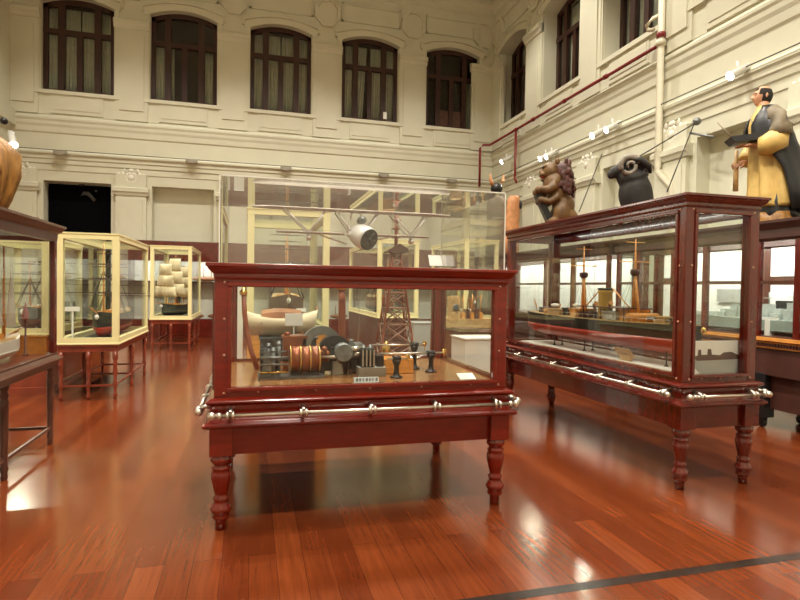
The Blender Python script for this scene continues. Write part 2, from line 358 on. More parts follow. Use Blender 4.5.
# small things seen in the windows
b = MB(); p = MBk(BC[3]+.52, .125, SILL+.14); b.box(p.x-.06, p.x+.06, p.y-.004, p.y+.004, p.z, p.z+.22)
tag(b.build('notice', 'card', origin=p), 'small white notice stuck in the fourth back window', 'notice')
pn = 10
for i, c in enumerate([BC[0]-1.385]+[c+1.385 for c in BC]):
    if i == 5: c = 7.42
    pilaster(pn, MBk, c, ['pilaster in the left back corner with carved crest', 'back wall pilaster right of the black doorway with carved crest', 'back wall pilaster between second and third windows', 'back wall pilaster between third and fourth windows', 'back wall pilaster between fourth and fifth windows', 'pilaster in the right back corner'][i]); pn += 1
for i, c in enumerate((17.0, 14.58, 11.78, 8.98, 6.18)):
    pilaster(pn, MRt, c, ['right wall pilaster in the back corner', 'right wall pilaster behind the lion figurehead, with carved crest', 'right wall pilaster between lion and ram figureheads', 'right wall pilaster with white crest beside the cream drainpipe', 'right wall pilaster behind the friar statue'][i]); pn += 1
# black doorway hanging
b = MB(); c = BC[0]; b.box(c-.83, c+.84, .34, .37, .0, 4.30, mp=MBk)
dr = tag(b.build('door_1', 'void', origin=MBk(c, .34, 0)), 'tall black hanging filling the doorway at the left of the back wall', 'doorway', kind='structure')
q = MB(); pts = [aty(88, 192, YB+.33), aty(90, 193.5, YB+.33), aty(93, 197, YB+.33), aty(95.5, 201, YB+.33)]
pts = [aty(81, 195.5, YB+.333), aty(84, 193.2, YB+.333), aty(88, 193.6, YB+.333), aty(91, 196.5, YB+.333), aty(95, 201, YB+.333)]
q.tube(pts, [.01, .05, .06, .045, .05], 8); q.v = [Vector((p.x, YB+.333+(p.y-YB-.333)*.1, p.z)) for p in q.v]
for (px, py) in ((80, 185), (83, 185), (96, 191)): q.ball(aty(px, py, YB+.333), (.035, .006, .035), 8, 5)
q.build('dolphin_print', 'darkgrey', dr)
# cables with lamp boxes on the cornice
b = MB(); b.tube([(XL, YB-.18, 5.14), (XR-.17, YB-.18, 5.14)], .010, 6)
tag(b.build('cable', 'cable', origin=(0, YB-.18, 5.14)), 'dark cable running along the back wall cornice', 'cable')
b = MB(); b.tube([(XR-.18, YB-.2, 5.14), (XR-.18, -2, 5.14)], .010, 6)
tag(b.build('cable', 'cable', origin=(XR-.18, 8, 5.14)), 'dark cable running along the right wall cornice', 'cable')
for i, (px, py) in enumerate(((60, 152.5), (191.5, 161), (286, 168.5), (384, 175.3), (452, 180.5))):
    p = aty(px, py, YB-.23); b = MB(); b.box(p.x-.16, p.x+.16, p.y-.05, p.y+.10, p.z-.05, p.z+.05); b.box(p.x-.10, p.x+.10, p.y-.065, p.y-.05, p.z-.075, p.z+.0)
    tag(b.build('junction_box', 'lampbox', origin=p, bevel=.01), ['junction box on the back cornice above the black doorway', 'junction box on the back cornice left of the acrylic cover', 'junction box on the back cornice below the third window', 'junction box on the back cornice below the fourth window', 'junction box on the back cornice nearest the right corner'][i], 'junction box', 'boxes along the back cable')
# red fire pipe
b = MB(); yd0 = atx(660.5, 60, XR-.17).y; x = XR-.22; z = atx(600, 80, XR-.22).z
A = aty(479.5, 148, YB-.2)
b.tube([(x, yd0+.075, z), (x, 12, z), (x, 14, z), (x, YB-.25, z), (A.x+.1, YB-.25, z-.02), (A.x, YB-.25, z-.12), (A.x, YB-.25, 4.9)], .038, 10)
pb = MB(); Yb = atx(515.5, 150, x).y; pb.tube([(x, Yb, z), (x, Yb, 4.92), (x-.02, Yb-.02, 4.84), (x-.1, Yb-.2, 4.80), (x-.1, Yb-.3, 4.66)], .036, 10)
rp = tag(b.build('fire_pipe', 'red', origin=(x, 12, z)), 'red fire pipe rising along the right wall under the windows', 'pipe')
pb.build('branch', 'red', rp)
for Y in (10.9, 12.6, 14.2, Yb):
    q = MB(); q.tube([(x, Y-.05, z), (x, Y+.05, z)], .055, 10); q.build('coupling', 'red', rp)
# cream drain pipe
xd = XR-.17; yd = atx(660.5, 60, XR-.17).y
dp = thing('drain_pipe', 'thick cream drainpipe running down the right wall past the red pipe', 'pipe', (xd, yd, 0))
b = MB(); b.tube([(xd, yd, H-.1), (xd, yd, 3.95), (xd-.0, yd-.02, 3.85), (xd+.05, yd-.30, 3.55), (xd+.05, yd-.33, 3.4), (xd+.05, yd-.33, .05)], .066, 14); b.build('pipe', 'pipe', dp)
b = MB(); b.lathe((xd, yd, 6.28), [(.07, 0), (.10, .02), (.10, .10), (.07, .12)], 16); b.build('collar', 'pipe', dp)
b = MB(); b.lathe((xd, yd, 6.44), [(.07, 0), (.085, .01), (.085, .10), (.07, .11)], 16); q = b.build('band', 'red', dp); q['label'] = 'red band round the cream drainpipe'
b = MB(); b.tube([(xd, yd, 6.90), (xd-.10, yd+.12, 6.86), (xd-.16, yd+.22, 6.76), (xd-.14, yd+.20, 6.66), (xd-.08, yd+.1, 6.64)], .04, 12); b.build('elbow', 'pipe', dp)
b = MB(); b.tube([(xd, yd, 4.12), (xd+.15, yd-.5, 4.16)], .03, 8); b.build('bracket', 'pipe', dp)
# spotlights
def spotlight(p, d, label, size=1.0, up=.18):
    p = Vector(p); d = Vector(d).normalized()
    t = thing('spotlight', label, 'spotlight', p, 'wall spotlights on the cornice')
    b = MB(); b.tube([p - d*.34*size, p - d*.05*size, p], [.05*size, .055*size, .065*size], 14); b.build('lamp_body', 'lampwhite', t)
    b = MB(); b.tube([p - d*.16*size, p - d*.16*size + Vector((.02, .05, up))], .018, 8); b.build('bracket', 'lampwhite', t)
    b = MB(); b.tube([p - d*.004, p + d*.006], .06*size, 14); b.build('lamp_face', 'bulb', t)
    return t
SPOTS = []
for px, py, lab in ((730, 76, 'white spotlight on the right wall above the friar statue'), (592, 136, 'left one of the two lit spotlights above the ram figurehead'), (606, 130, 'right one of the two lit spotlights above the ram figurehead'), (546, 157, 'larger lit spotlight just behind the lion figurehead'), (540, 159, 'smaller lit spotlight left behind the lion figurehead'), (501.5, 162, 'small unlit looking spotlight near the right back corner')):
    p = atx(px, py, XR-.42); spotlight(p, (-.75, .05, -.42), lab, 1.15); SPOTS.append(p)
p = aty(13.5, 145, 15.0); spotlight(p, (.3, -.55, -.6), 'lit white spotlight behind the golden robed statue at far left', 1.5); SPOTS.append(p)
b = MB(); p = aty(4, 121, 13.0); b.ball(p, (.07, .09, .07)); b.tube([p, p+Vector((-.15, .4, .1))], .02)
tag(b.build('camera_dome', 'black', origin=p), 'small dark dome camera on the wall at far left', 'camera')
# wires on the right wall
for a, c_, lab in (((694, 124), (667, 192), 'thin cable slanting down from the right wall to the display case top'), ((697, 122), (640, 156), 'thin cable slanting from the wall hook across the drainpipe'), ((602, 154), (579, 212), 'thin cable slanting behind the lion figurehead')):
    P = atx(*a, XR-.25); Q = atx(*c_, XR-.9) if lab.endswith('top') or 'lion' in lab else atx(*c_, XR-.3)
    b = MB(); b.tube([P, Q], .011, 6); tag(b.build('stay_cable', 'cable', origin=P), lab, 'cable')
b = MB(); P = atx(690, 133, XR-.3); Q = atx(714, 137, XR-.3); b.tube([P, Q], .022, 6); b.ball(atx(697, 121.5, XR-.25), .07, 10, 7); tag(b.build('wall_hook', 'iron', origin=P), 'iron hook and bar fixed to the right wall beside the white crest', 'hook')
# ------------------------------------------------------------------ mahogany cases
LEGP = [(.033, 0), (.034, .055), (.035, .062), (.05, .07), (.052, .082), (.046, .098), (.058, .112), (.064, .130), (.055, .15), (.04, .168), (.046, .185), (.05, .198), (.036, .212), (.040, .225), (.046, .255), (.060, .318), (.060, .352), (.050, .372), (.058, .380), (.058, .388), (.044, .396), (.050, .408), (.064, .425), (.064, .448), (.052, .462), (.052, .47)]
def mahogany_case(name, label, x0, x1, y0, y1, top, mat, closed, rails, bolts_sides, tk=.085):
    t = thing(name, label, 'display case', ((x0+x1)/2, (y0+y1)/2, 0))
    for lx in (x0+.045, x1-.045):
        for ly in (y0+.05, y1-.05): MB().lathe((lx, ly, 0), LEGP, 22).build('leg', mat, t)
    MB().rect(x0, x1, y0, y1, [(-.015, .465), (-.015, .645), (-.06, .645), (-.06, .465)]).build('apron', mat, t, bevel=.004)
    for lx in (x0+.045, x1-.045):
        for ly in (y0+.05, y1-.05):
            MB().box(lx-.068, lx+.068, ly-.072, ly+.072, .466, .643).build('leg_block', mat, t, bevel=.004)
    MB().rect(x0, x1, y0, y1, [(-.05, .635), (.015, .635), (.045, .640), (.062, .652), (.062, .664), (.045, .676), (.025, .68), (.022, .69), (.015, .70), (.015, .775), (.03, .782), (.042, .792), (.042, .803), (.03, .812), (.008, .819), (-.05, .819)]).build('plinth', mat, t, bevel=.002)
    MB().box(x0+.03, x1-.03, y0+.03, y1-.03, .80, .862).build('display_floor', 'brownbase', t)
    zt = top-.125
    for px, sx in ((x0, 1), (x1, -1)):
        for py, sy in ((y0, 1), (y1, -1)):
            b = MB(); b.box(*sorted((px, px+sx*tk)), *sorted((py, py+sy*tk)), .82, zt+.02); b.build('corner_post', mat, t, bevel=.008)
    MB().rect(x0, x1, y0, y1, [(-.004, .815), (-.004, .870), (-.045, .870), (-.045, .815)]).build('lower_rail', mat, t, bevel=.003)
    MB().rect(x0, x1, y0, y1, [(-.004, zt-.008), (-.004, zt+.035), (-.045, zt+.035), (-.045, zt-.008)]).build('upper_rail', mat, t, bevel=.003)
    cor = [(-.05, zt+.025), (.0, zt+.025), (.006, zt+.04), (.006, zt+.06), (.02, zt+.072), (.034, zt+.088), (.040, zt+.10), (.050, zt+.105), (.050, zt+.122), (.045, top), (-.05, top)]
    MB().rect(x0, x1, y0, y1, cor).build('cornice', mat, t, bevel=.002)
    if closed: MB().box(x0+.0, x1-.0, y0+.0, y1-.0, top-.03, top-.002).build('top_board', mat, t)
    # glazing beads and panes
    zb, zz = .866, zt-.002
    for side in 'FBLR':
        if side in 'FB':
            yy, sg = (y0, 1) if side == 'F' else (y1, -1); mp = (lambda s_, d, z, yy=yy, sg=sg: Vector((s_, yy+sg*d, z))); a0, a1 = x0, x1
        else:
            xx, sg = (x0, 1) if side == 'L' else (x1, -1); mp = (lambda s_, d, z, xx=xx, sg=sg: Vector((xx+sg*d, s_, z))); a0, a1 = y0, y1
        a0 += tk; a1 -= tk; g = MB()
        w = .016
        for (s0, s1, z0, z1) in ((a0-.01, a1+.01, zb-.012, zb+w), (a0-.01, a1+.01, zz-w, zz+.012), (a0-.009, a0+w, zb+w, zz-w), (a1-w, a1+.009, zb+w, zz-w)):
            g.box(s0, s1, -.014, .03, z0, z1, mp=mp)
        g.build('glazing_bead', mat, t, bevel=.006)
        g = MB(); g.box(a0-.004, a1+.004, .034, .040, zb-.004, zz+.004, mp=mp); g.build('glass_pane', 'glass', t)
        if side in bolts_sides:
            nb = max(3, int((a1-a0)/.42)+1)
            spots = [(a0-tk*.32, z) for z in (zb-.02, zb+(zz-zb)*.33, zb+(zz-zb)*.67, zz+.01)] + [(a1+tk*.32, z) for z in (zb-.02, zb+(zz-zb)*.33, zb+(zz-zb)*.67, zz+.01)]
            spots += [(a0+(a1-a0)*(i+.5)/nb, .852) for i in range(nb)]
            for s_, z in spots:
                g = MB(); g.ball(mp(s_, -.002, z), .0085, 8, 6); g.build('bolt', 'boltmetal', t)
        if side in rails:
            nbr = rails[side]; off = .088; zr = .728
            e0, e1 = a0-tk-.005+.05*(side == 'L'), a1+tk+.035
            g = MB(); g.tube([mp(e0, -off, zr), mp(e1, -off, zr)], .0125, 12); rl = g.build('guard_rail', 'steel', t)
            for e, sg2 in ((e0, -1), (e1, 1)):
                g = MB(); g.ball(mp(e, -off, zr), .026, 14, 10); g.tube([mp(e-sg2*.03, -off, zr), mp(e-sg2*.055, -off, zr)], .021, 12); g.build('knob', 'steel', rl)
            for i in range(nbr):
                s_ = a0-tk+.10+(a1-a0+2*tk-.20)*(i/(nbr-1)); g = MB()
                for k in (-.016, .016): g.tube([mp(s_+k-.009, -off, zr), mp(s_+k, -off, zr), mp(s_+k+.009, -off, zr)], [.022, .027, .022], 12)
                g.tube([mp(s_, -off, zr+.012), mp(s_, -.05, zr+.022), mp(s_, -.012, zr+.02)], [.015, .011, .018], 10); g.build('rail_bracket', 'steel', rl)
    return t
MX0, MX1, MY0, MY1 = -.215, 1.705, 3.50, 4.87
mahogany_case('display_case', 'red mahogany display case with turned legs in the centre, under the clear acrylic cover', MX0, MX1, MY0, MY1, 1.635, 'mahogany', False, {'F': 5, 'L': 4, 'R': 4, 'B': 5}, 'FR')
RX0, RX1, RY0, RY1 = 3.125, 3.812, 3.45, 6.45
mahogany_case('display_case', 'long mahogany display case on the right holding the black and red hulled ship', RX0, RX1, RY0, RY1, 2.24, 'mahogany_dark', True, {'L': 8, 'F': 2, 'R': 8}, 'FL')
# acrylic cover
ac = thing('acrylic_cover', 'clear acrylic box cover standing on top of the central case', 'acrylic cover', ((MX0+MX1)/2, (MY0+MY1)/2, 1.635))
ax0, ax1, ay0, ay1, az0, az1, tt = -.19, 1.685, 3.52, 4.85, 1.6352, 2.165, .008
for (a) in ((ax0, ax1, ay0, ay0+tt, az0, az1), (ax0, ax1, ay1-tt, ay1, az0, az1), (ax0, ax0+tt, ay0+tt, ay1-tt, az0, az1), (ax1-tt, ax1, ay0+tt, ay1-tt, az0, az1), (ax0+tt, ax1-tt, ay0+tt, ay1-tt, az1-tt, az1)):
    MB().box(*a).build('acrylic_panel', 'acrylic', ac)
e = .0035
b = MB()
for (x, y) in ((ax0, ay0), (ax1, ay0), (ax0, ay1), (ax1, ay1)): b.box(x-e, x+e, y-e, y+e, az0, az1+e)
for y in (ay0, ay1): b.box(ax0, ax1, y-e, y+e, az1-e, az1+e)
for x in (ax0, ax1): b.box(x-e, x+e, ay0, ay1, az1-e, az1+e)
b.build('polished_edge', 'edge', ac)
# ------------------------------------------------------------------ contents of the central case
ZF = .863
def on(name, mat, mb, label, cat, origin, group=None): return tag(mb.build(name, mat, origin=origin), label, cat, group)
# winch with copper drum
P0 = Vector((.24, 4.0, ZF))
t = thing('winch_model', 'model winch with ribbed copper drum and black gears at the left of the central case', 'winch model', P0)
b = MB(); b.box(.05, .50, 3.86, 4.14, ZF, ZF+.014); b.build('bed_plate', 'iron', t)
b = MB(); prof = []
for i, (h0) in enumerate((0, .069, .138)): prof += [(.094, h0), (.102, h0+.004), (.102, h0+.010), (.094, h0+.014), (.092, h0+.05)]
prof += [(.094, .2), (.103, .203), (.103, .214), (.04, .216)]
b.lathe((.262, 4.0, ZF+.118), [(.03, -.004)]+prof, 28, 'x'); dr_ = b.build('drum', 'copper', t)
for k in (0.007, .076, .145, .209):
    q = MB(); q.lathe((.262+k, 4.0, ZF+.118), [(.098, -.004), (.105, -.004), (.105, .004), (.098, .004)], 28, 'x'); q.build('drum_hoop', 'brass', dr_)
b = MB(); b.box(.27, .33, 3.92, 4.08, ZF+.014, ZF+.035); b.box(.41, .46, 3.92, 4.08, ZF+.014, ZF+.035); b.build('drum_cradle', 'black', t)
b = MB(); b.tube([(.06, 4.0, ZF+.118), (.27, 4.0, ZF+.118)], .014, 10); b.build('axle', 'iron', t)
for gx, gr, n in ((.075, .10, 22), (.115, .055, 14), (.175, .075, 18)):
    b = MB(); b.lathe((gx-.012, 4.0, ZF+.118), [(gr, 0), (gr, .024)], n*2, 'x')
    for k in range(n):
        a = 2*PI*k/n; c_ = Vector((gx, 4+gr*math.cos(a), ZF+.118+gr*math.sin(a))); b.ball(c_, .010, 6, 4)
    b.build('gear_wheel', 'black', t)
for sy in (-.09, .09):
    b = MB(); b.prism([(-.02+.09, ZF+.01), (.14, ZF+.01), (.115, ZF+.19), (.085, ZF+.19)], 4+sy-.012, 4+sy+.012, ID); b.build('side_frame', 'iron', t)
for (yy, zz, rr) in ((3.88, .045, .008), (3.87, .10, .007), (3.88, .145, .010), (4.1, .16, .009)):
    b = MB(); b.tube([(.06, yy, ZF+zz), (.25, yy, ZF+zz)], rr, 8); b.build('tie_rod', 'brass' if zz < .06 else 'iron', t)
for (xx, yy, hh) in ((.15, 3.93, .20), (.19, 4.0, .24), (.12, 4.05, .22)):
    b = MB(); b.tube([(xx, yy, ZF), (xx, yy, ZF+hh)], .014, 10); b.lathe((xx, yy, ZF+hh-.02), [(.02, 0), (.02, .012), (.012, .016), (.012, .03)], 12); b.build('valve_column', 'iron', t)
# copper tank block behind
P1 = aty(283, 347, 4.25); P2 = aty(306, 336, 4.25)
b = MB(); b.box(P1.x, P2.x, 4.2, 4.36, ZF, P2.z); b.box(P1.x-.01, P2.x+.01, 4.19, 4.37, P2.z-.012, P2.z+.004); b.tube([(P1.x+.03, 4.25, P2.z), (P1.x+.03, 4.25, P2.z+.03)], .02, 10)
on('condenser_model', 'copper', b, 'copper brown box shaped tank model behind the ribbed drum', 'tank model', (P1.x, 4.28, ZF))
# marine engine
P = Vector((.60, 4.05, ZF))
t = thing('engine_model', 'black marine engine model with arched flywheel in the middle of the central case', 'engine model', P)
def half_wheel(x0, x1, r0, r1, cy, cz, n=22):
    b = MB(); R = []
    for i in range(n+1):
        a = PI*i/n; R.append([(x, cy+r*math.cos(a)*1.0, cz+r*math.sin(a)) for x, r in ((x0, r0), (x1, r0), (x1, r1), (x0, r1))])
    return b.rings(R, 0, False)
def disc_arch(cx, cz, r0, r1, y0, y1, a0=0, a1=PI, n=24):
    b = MB(); R = []
    for i in range(n+1):
        a = a0+(a1-a0)*i/n; R.append([(cx+r*math.cos(a), y, cz+r*math.sin(a)) for r, y in ((r0, y0), (r1, y0), (r1, y1), (r0, y1))])
    return b.rings(R, 0, False)
disc_arch(.60, ZF+.155, .0005, .125, 4.06, 4.14).build('flywheel_guard', 'black', t)
disc_arch(.52, ZF+.19, .085, .15, 4.2, 4.26).build('rear_arch', 'iron', t)
b = MB(); b.box(.46, .75, 4.02, 4.16, ZF+.125, ZF+.155); b.build('engine_bed', 'black', t)
for lx in (.50, .665, .735):
    b = MB(); b.prism([(lx-.035, ZF+.13), (lx+.035, ZF+.13), (lx+.014, ZF), (lx-.010, ZF)], 4.0, 4.05, ID); b.build('leg', 'black', t)
b = MB(); b.lathe((.645, 3.93, ZF+.165), [(.058, 0), (.068, .008), (.068, .09), (.05, .10)], 26, 'y'); b.build('cylinder', 'iron', t)
b = MB(); b.box(.485, .60, 4.06, 4.15, ZF+.02, ZF+.13); b.box(.69, .76, 4.05, 4.14, ZF+.03, ZF+.135); b.box(.555, .60, 3.99, 4.05, ZF+.10, ZF+.20); b.build('crankcase', 'black', t)
b = MB(); b.box(.70, .745, 4.04, 4.10, ZF+.155, ZF+.225); b.tube([(.72, 4.07, ZF+.22), (.72, 4.07, ZF+.25)], .018, 10); b.box(.655, .69, 4.06, 4.11, ZF+.155, ZF+.205); b.build('valve_chest', 'iron', t)
b = MB(); b.prism([(.60, ZF+.13), (.70, ZF+.13), (.672, ZF+.09), (.62, ZF+.09)], 3.95, 4.02, ID); b.build('cylinder_foot', 'black', t)
for (xx, zz) in ((.51, .19), (.53, .16), (.49, .165)):
    b = MB(); b.ball((xx, 3.98, ZF+zz), (.022, .03, .022), 10, 7); b.tube([(xx, 3.98, ZF+zz), (xx, 3.98, ZF+.10)], .012, 8); b.build('oil_cup', 'copper', t)
b = MB(); b.tube([(.47, 3.95, ZF+.135), (.76, 3.95, ZF+.135)], .012, 8); b.tube([(.70, 3.96, ZF+.19), (.77, 3.96, ZF+.19)], .022, 10); b.tube([(.72, 3.96, ZF+.15), (.78, 3.96, ZF+.16)], .018, 10); b.build('valve_gear', 'steel', t)
b = MB(); b.box(.575, .685, 4.0, 4.09, ZF, ZF+.115); b.box(.40, .47, 4.05, 4.11, ZF, ZF+.06); b.build('mounting_block', 'grey', t)
# ribbed engine block
t = thing('boiler_model', 'black ribbed boiler block with bright strips on a grey slab', 'boiler model', (.84, 3.98, ZF))
MB().box(.745, .945, 3.88, 4.08, ZF, ZF+.062).build('slab', 'grey', t)
MB().box(.765, .865, 3.90, 4.06, ZF+.062, ZF+.19).build('block', 'black', t)
for i in range(4):
    x = .772+i*.027; MB().box(x, x+.009, 3.893, 3.90, ZF+.07, ZF+.188).build('bright_strip', 'steel', t)
for x in (.79, .84): b = MB(); b.lathe((x, 3.95, ZF+.19), [(.022, 0), (.022, .012), (.012, .016), (.012, .03)], 12); b.build('valve_cap', 'iron', t)
MB().box(.885, .935, 3.92, 4.02, ZF+.062, ZF+.14).build('gearbox', 'black', t)
b = MB(); b.box(.72, .90, 4.2, 4.3, ZF, ZF+.16); b.ball((.80, 4.25, ZF+.18), (.05, .04, .035)); b.box(.70, .76, 4.22, 4.28, ZF+.16, ZF+.2)
on('pump_model', 'iron', b, 'grey iron pump model standing behind the ribbed boiler block', 'pump model', (.8, 4.25, ZF))
# shafts and propellers
def propeller(mb, c, r, axis='x', n=3):
    c = Vector(c); mb.ball(c, r*.28, 10, 7)
    for k in range(n):
        a = 2*PI*k/n+.5; R = []
        for i in range(6):
            u = i/5; w = r*.30*math.sin(PI*(.12+.80*u)); rr = r*(.2+.8*u); tw = .7-.4*u
            rad = Vector((0, math.cos(a), math.sin(a))); tan = Vector((0, -math.sin(a), math.cos(a))); ax = Vector((1, 0, 0))
            R.append([c+rad*rr+(tan*math.cos(tw)+ax*math.sin(tw))*w*s_+ax*.003*q for s_, q in ((-1, 0), (0, 1), (1, 0), (0, -1))])
        mb.rings(R)
b_oak = MB(); b_oak.box(.95, 1.24, 3.78, 4.22, ZF, ZF+.012)
t = thing('wooden_block', 'pale varnished wooden block behind the black shaft stands', 'wood block', (1.04, 4.05, ZF)); MB().box(.955, 1.18, 3.98, 4.2, ZF, ZF+.105).build('body', 'ochre', t, bevel=.004)
def shaft_stand(x, y, h, w, label, prop, x0, x1):
    t = thing('shaft_stand', label, 'propeller stand', (x, y, ZF), 'propeller shafts in the central case')
    b = MB(); b.lathe((x, y, ZF), [(.045, 0), (.045, .008), (.03, .014), (.022, .02), (.018, .05), (.018, h-.03), (.03, h-.005), (.03, h+.012)], 16); b.build('pedestal', 'black', t)
    b = MB(); b.tube([(x0, y, ZF+h+.02), (x1, y, ZF+h+.02)], .0075, 8); b.build('shaft', 'steel', t)
    b = MB(); b.tube([(x-.03, y, ZF+h+.02), (x+.03, y, ZF+h+.02)], .02, 12); b.build('bearing', 'black', t)
    b = MB(); propeller(b, (prop, y, ZF+h+.02), .05); b.build('propeller', 'brass', t)
shaft_stand(1.00, 3.80, .115, 1, 'black stand with single bladed brass propeller, nearest the front glass', 1.085, .93, 1.09)
shaft_stand(1.25, 4.20, .17, 1, 'black stand at the back carrying a shaft with golden propeller', 1.335, .90, 1.345)
shaft_stand(1.33, 4.02, .125, 1, 'rightmost black shaft stand with star shaped brass propeller', 1.435, .92, 1.44)
b = MB(); b.lathe((1.05, 4.32, ZF), [(.06, 0), (.06, .01), (.02, .02), (.016, .10), (.045, .12), (.03, .16), (.012, .20), (.004, .21)], 18)
on('brass_finial', 'brass', b, 'small brass bell shaped piece in front of the lattice tower foot', 'brass piece', (1.05, 4.32, ZF))
# cards
b = MB(); b.box(-.06, .06, -.0015, .0015, 0, .085); b.xf(Matrix.Translation((1.48, 3.63, ZF+.002)) @ Matrix.Rotation(-1.2, 4, 'X'))
on('label_card', 'card', b, 'white card lying on the case floor at the right front corner', 'card', (1.48, 3.63, ZF))
b = MB(); b.box(-.085, .085, -.002, .002, 0, .045); b.xf(Matrix.Translation((.745, 3.60, ZF+.002)) @ Matrix.Rotation(-.6, 4, 'X'))
tq = on('name_plate', 'grey', b, 'grey engraved plate leaning below the ribbed boiler block', 'plate', (.745, 3.6, ZF))
q = MB()
for i in range(7): x = .675+.022*i; q.box(x, x+.012-(i % 3)*.003, 3.605, 3.609, ZF+.012, ZF+.034)
q.build('engraved_lines', 'iron', tq)
P = aty(438.5, 266, 4.70)
# wooden davits
for px0, lab, pts in ((243, 'curved brown davit with brass collar at the left of the central case', [(257.5, 367.5), (251, 350), (246.5, 330), (244.5, 312), (243.5, 294)]), (342, 'straight brown post with brass collar behind the engine model', [(342, 352), (342, 335), (342, 315), (342, 302), (341.5, 289)])):
    Y = 4.62 if px0 > 300 else 4.35
    pp = [aty(px, py, Y) for px, py in pts]; r = .030 if px0 > 300 else .019
    pp[0].z = ZF
    t = thing('davit', lab, 'davit', pp[0]); b = MB(); b.tube(pp, [r*1.1, r, r, r, r*.85], 14); b.build('timber', 'lattice', t)
    q = pp[-1]; b = MB(); b.lathe((q.x, q.y, q.z), [(r, -.01), (r*1.5, 0), (r*1.5, .02), (r*.9, .03), (r*.6, .05)], 14); b.build('collar', 'brass', t)
# lattice tower
TX, TY, T0, T1 = 1.185, 4.58, ZF, 1.80
t = thing('tower_model', 'rust red lattice tower model rising through the central case', 'tower model', (TX, TY, ZF))
def half(z):
    u = (z-T0)/(1.50-T0); return max(.035, .155 - .085*u)
b = MB(); cs = [(-1, -1), (1, -1), (1, 1), (-1, 1)]
for sx, sy in cs:
    q = MB(); zs = [T0+(T1-T0)*i/12 for i in range(13)]; q.tube([(TX+sx*half(z), TY+sy*half(z)*.8, z) for z in zs], [.0095]*13, 6); q.build('tower_leg', 'lattice', t)
zs = [T0, 1.02, 1.19, 1.33, 1.46, 1.57, 1.66, 1.73, T1]
for k in range(4):
    q = MB(); a, c_ = cs[k], cs[(k+1) % 4]
    def P_(s_, z): return Vector((TX+s_[0]*half(z), TY+s_[1]*half(z)*.8, z))
    for z0, z1 in zip(zs[:-1], zs[1:]):
        q.tube([P_(a, z0), P_(c_, z1)], .006, 5); q.tube([P_(c_, z0), P_(a, z1)], .006, 5); q.tube([P_(a, z1), P_(c_, z1)], .008, 5)
    q.build('bracing', 'bracing', t)
q = MB(); q.box(TX-.09, TX+.10, TY-.07, TY+.07, T1, T1+.012); q.prism([(TX-.085, T1+.012), (TX+.02, T1+.075), (TX+.095, T1+.035), (TX+.095, T1+.012)], TY-.05, TY+.05, ID); q.build('platform', 'leather', t)
q = MB(); q.tube([(TX, TY, T1+.05), (TX, TY, 2.12)], .016, 8); 
for z in (1.93, 2.0, 2.07): q.box(TX-.035, TX+.035, TY-.03, TY+.03, z, z+.008)
q.build('mast', 'lattice', t)
# biplane
WX, WY = .745, 4.12
t = thing('biplane_model', 'silver biplane model with linen wings under the acrylic cover', 'model aeroplane', (WX, WY, 1.80))
def wing(x0, x1, y, z, ch, th):
    b = MB(); R = []
    for i in range(13):
        u = i/12; x = x0+(x1-x0)*u; e_ = min(1, min(u, 1-u)*9+.35); c2 = ch*e_
        R.append([(x, y-c2*.5, z), (x, y-c2*.25, z+th), (x, y+c2*.1, z+th), (x, y+c2*.5, z+.002), (x, y+c2*.1, z-th*.3), (x, y-c2*.3, z-th*.4)])
    return b.rings(R, 0, True)
wing(.0, 1.49, WY, 2.065, .17, .012).build('upper_wing', 'wing', t); wing(.17, .66, WY, 1.893, .15, .010).build('lower_wing', 'wing', t)
wing(.83, 1.33, WY, 1.893, .15, .010).build('lower_wing', 'wing', t)
for xs in ((.22, .40), (.52, .40), (1.02, 1.18), (1.30, 1.18), (.60, .72), (.92, .80)):
    for dy in (-.06, .06):
        q = MB(); q.tube([(xs[0], WY+dy, 2.06), (xs[1], WY+dy*.8, 1.895)], .0068, 6); q.build('strut', 'silver', t)
for s_ in (-1, 1): q = MB(); q.tube([(WX+s_*.27, WY+.03, 1.89), (WX+s_*.04, WY+.1, 1.83)], .006, 6); q.tube([(WX+s_*.03, WY-.04, 2.06), (WX+s_*.07, WY-.05, 1.9)], .005, 6); q.build('brace', 'silver', t)
NC = Vector((.80, WY-.08, 1.872)); NX = Matrix.Translation(NC) @ Matrix.Rotation(.55, 4, 'Z') @ Matrix.Rotation(.38, 4, 'X') @ Matrix.Translation(-NC)
b = MB(); b.lathe((.80, WY-.13, 1.872), [(.068, -.01), (.086, 0), (.090, .03), (.086, .09), (.072, .14), (.045, .18), (.012, .20)], 24, 'y'); b.xf(NX); nac = b.build('nacelle', 'silver', t)
b = MB(); b.lathe((.80, WY-.1425, 1.872), [(.080, 0), (.082, .003)], 22, 'y'); b.lathe((.80, WY-.155, 1.872), [(.012, -.01), (.02, 0), (.02, .02)], 10, 'y'); b.xf(NX); b.build('open_front', 'black', nac)
for k in range(5): a = 2*PI*k/5; q = MB(); q.tube([(.80, WY-.146, 1.872), (.80+.06*math.cos(a), WY-.146, 1.872+.06*math.sin(a))], .006, 6); q.xf(NX); q.build('cylinder', 'black', nac)
b = MB(); b.lathe((.79, WY-.05, 2.0), [(.01, -.04), (.028, -.03), (.03, .06), (.012, .1)], 14, 'y'); b.build('engine', 'iron', t)
b = MB(); b.tube([(.795, WY+.02, 1.89), (.79, WY+.55, 1.93)], [.02, .010], 10); b.build('tail_boom', 'silver', t); wing(.60, .98, WY+.53, 1.94, .10, .006).build('tailplane', 'wing', t)
b = MB(); b.box(.787, .793, WY+.48, WY+.58, 1.94, 2.03); b.build('fin', 'silver', t)
for s_ in (.40, 1.18): q = MB(); q.ball((s_, WY-.02, 1.858), (.022, .05, .022), 10, 7); q.tube([(s_, WY, 1.9), (s_, WY, 1.86)], .006, 6); q.build('float', 'silver', t)
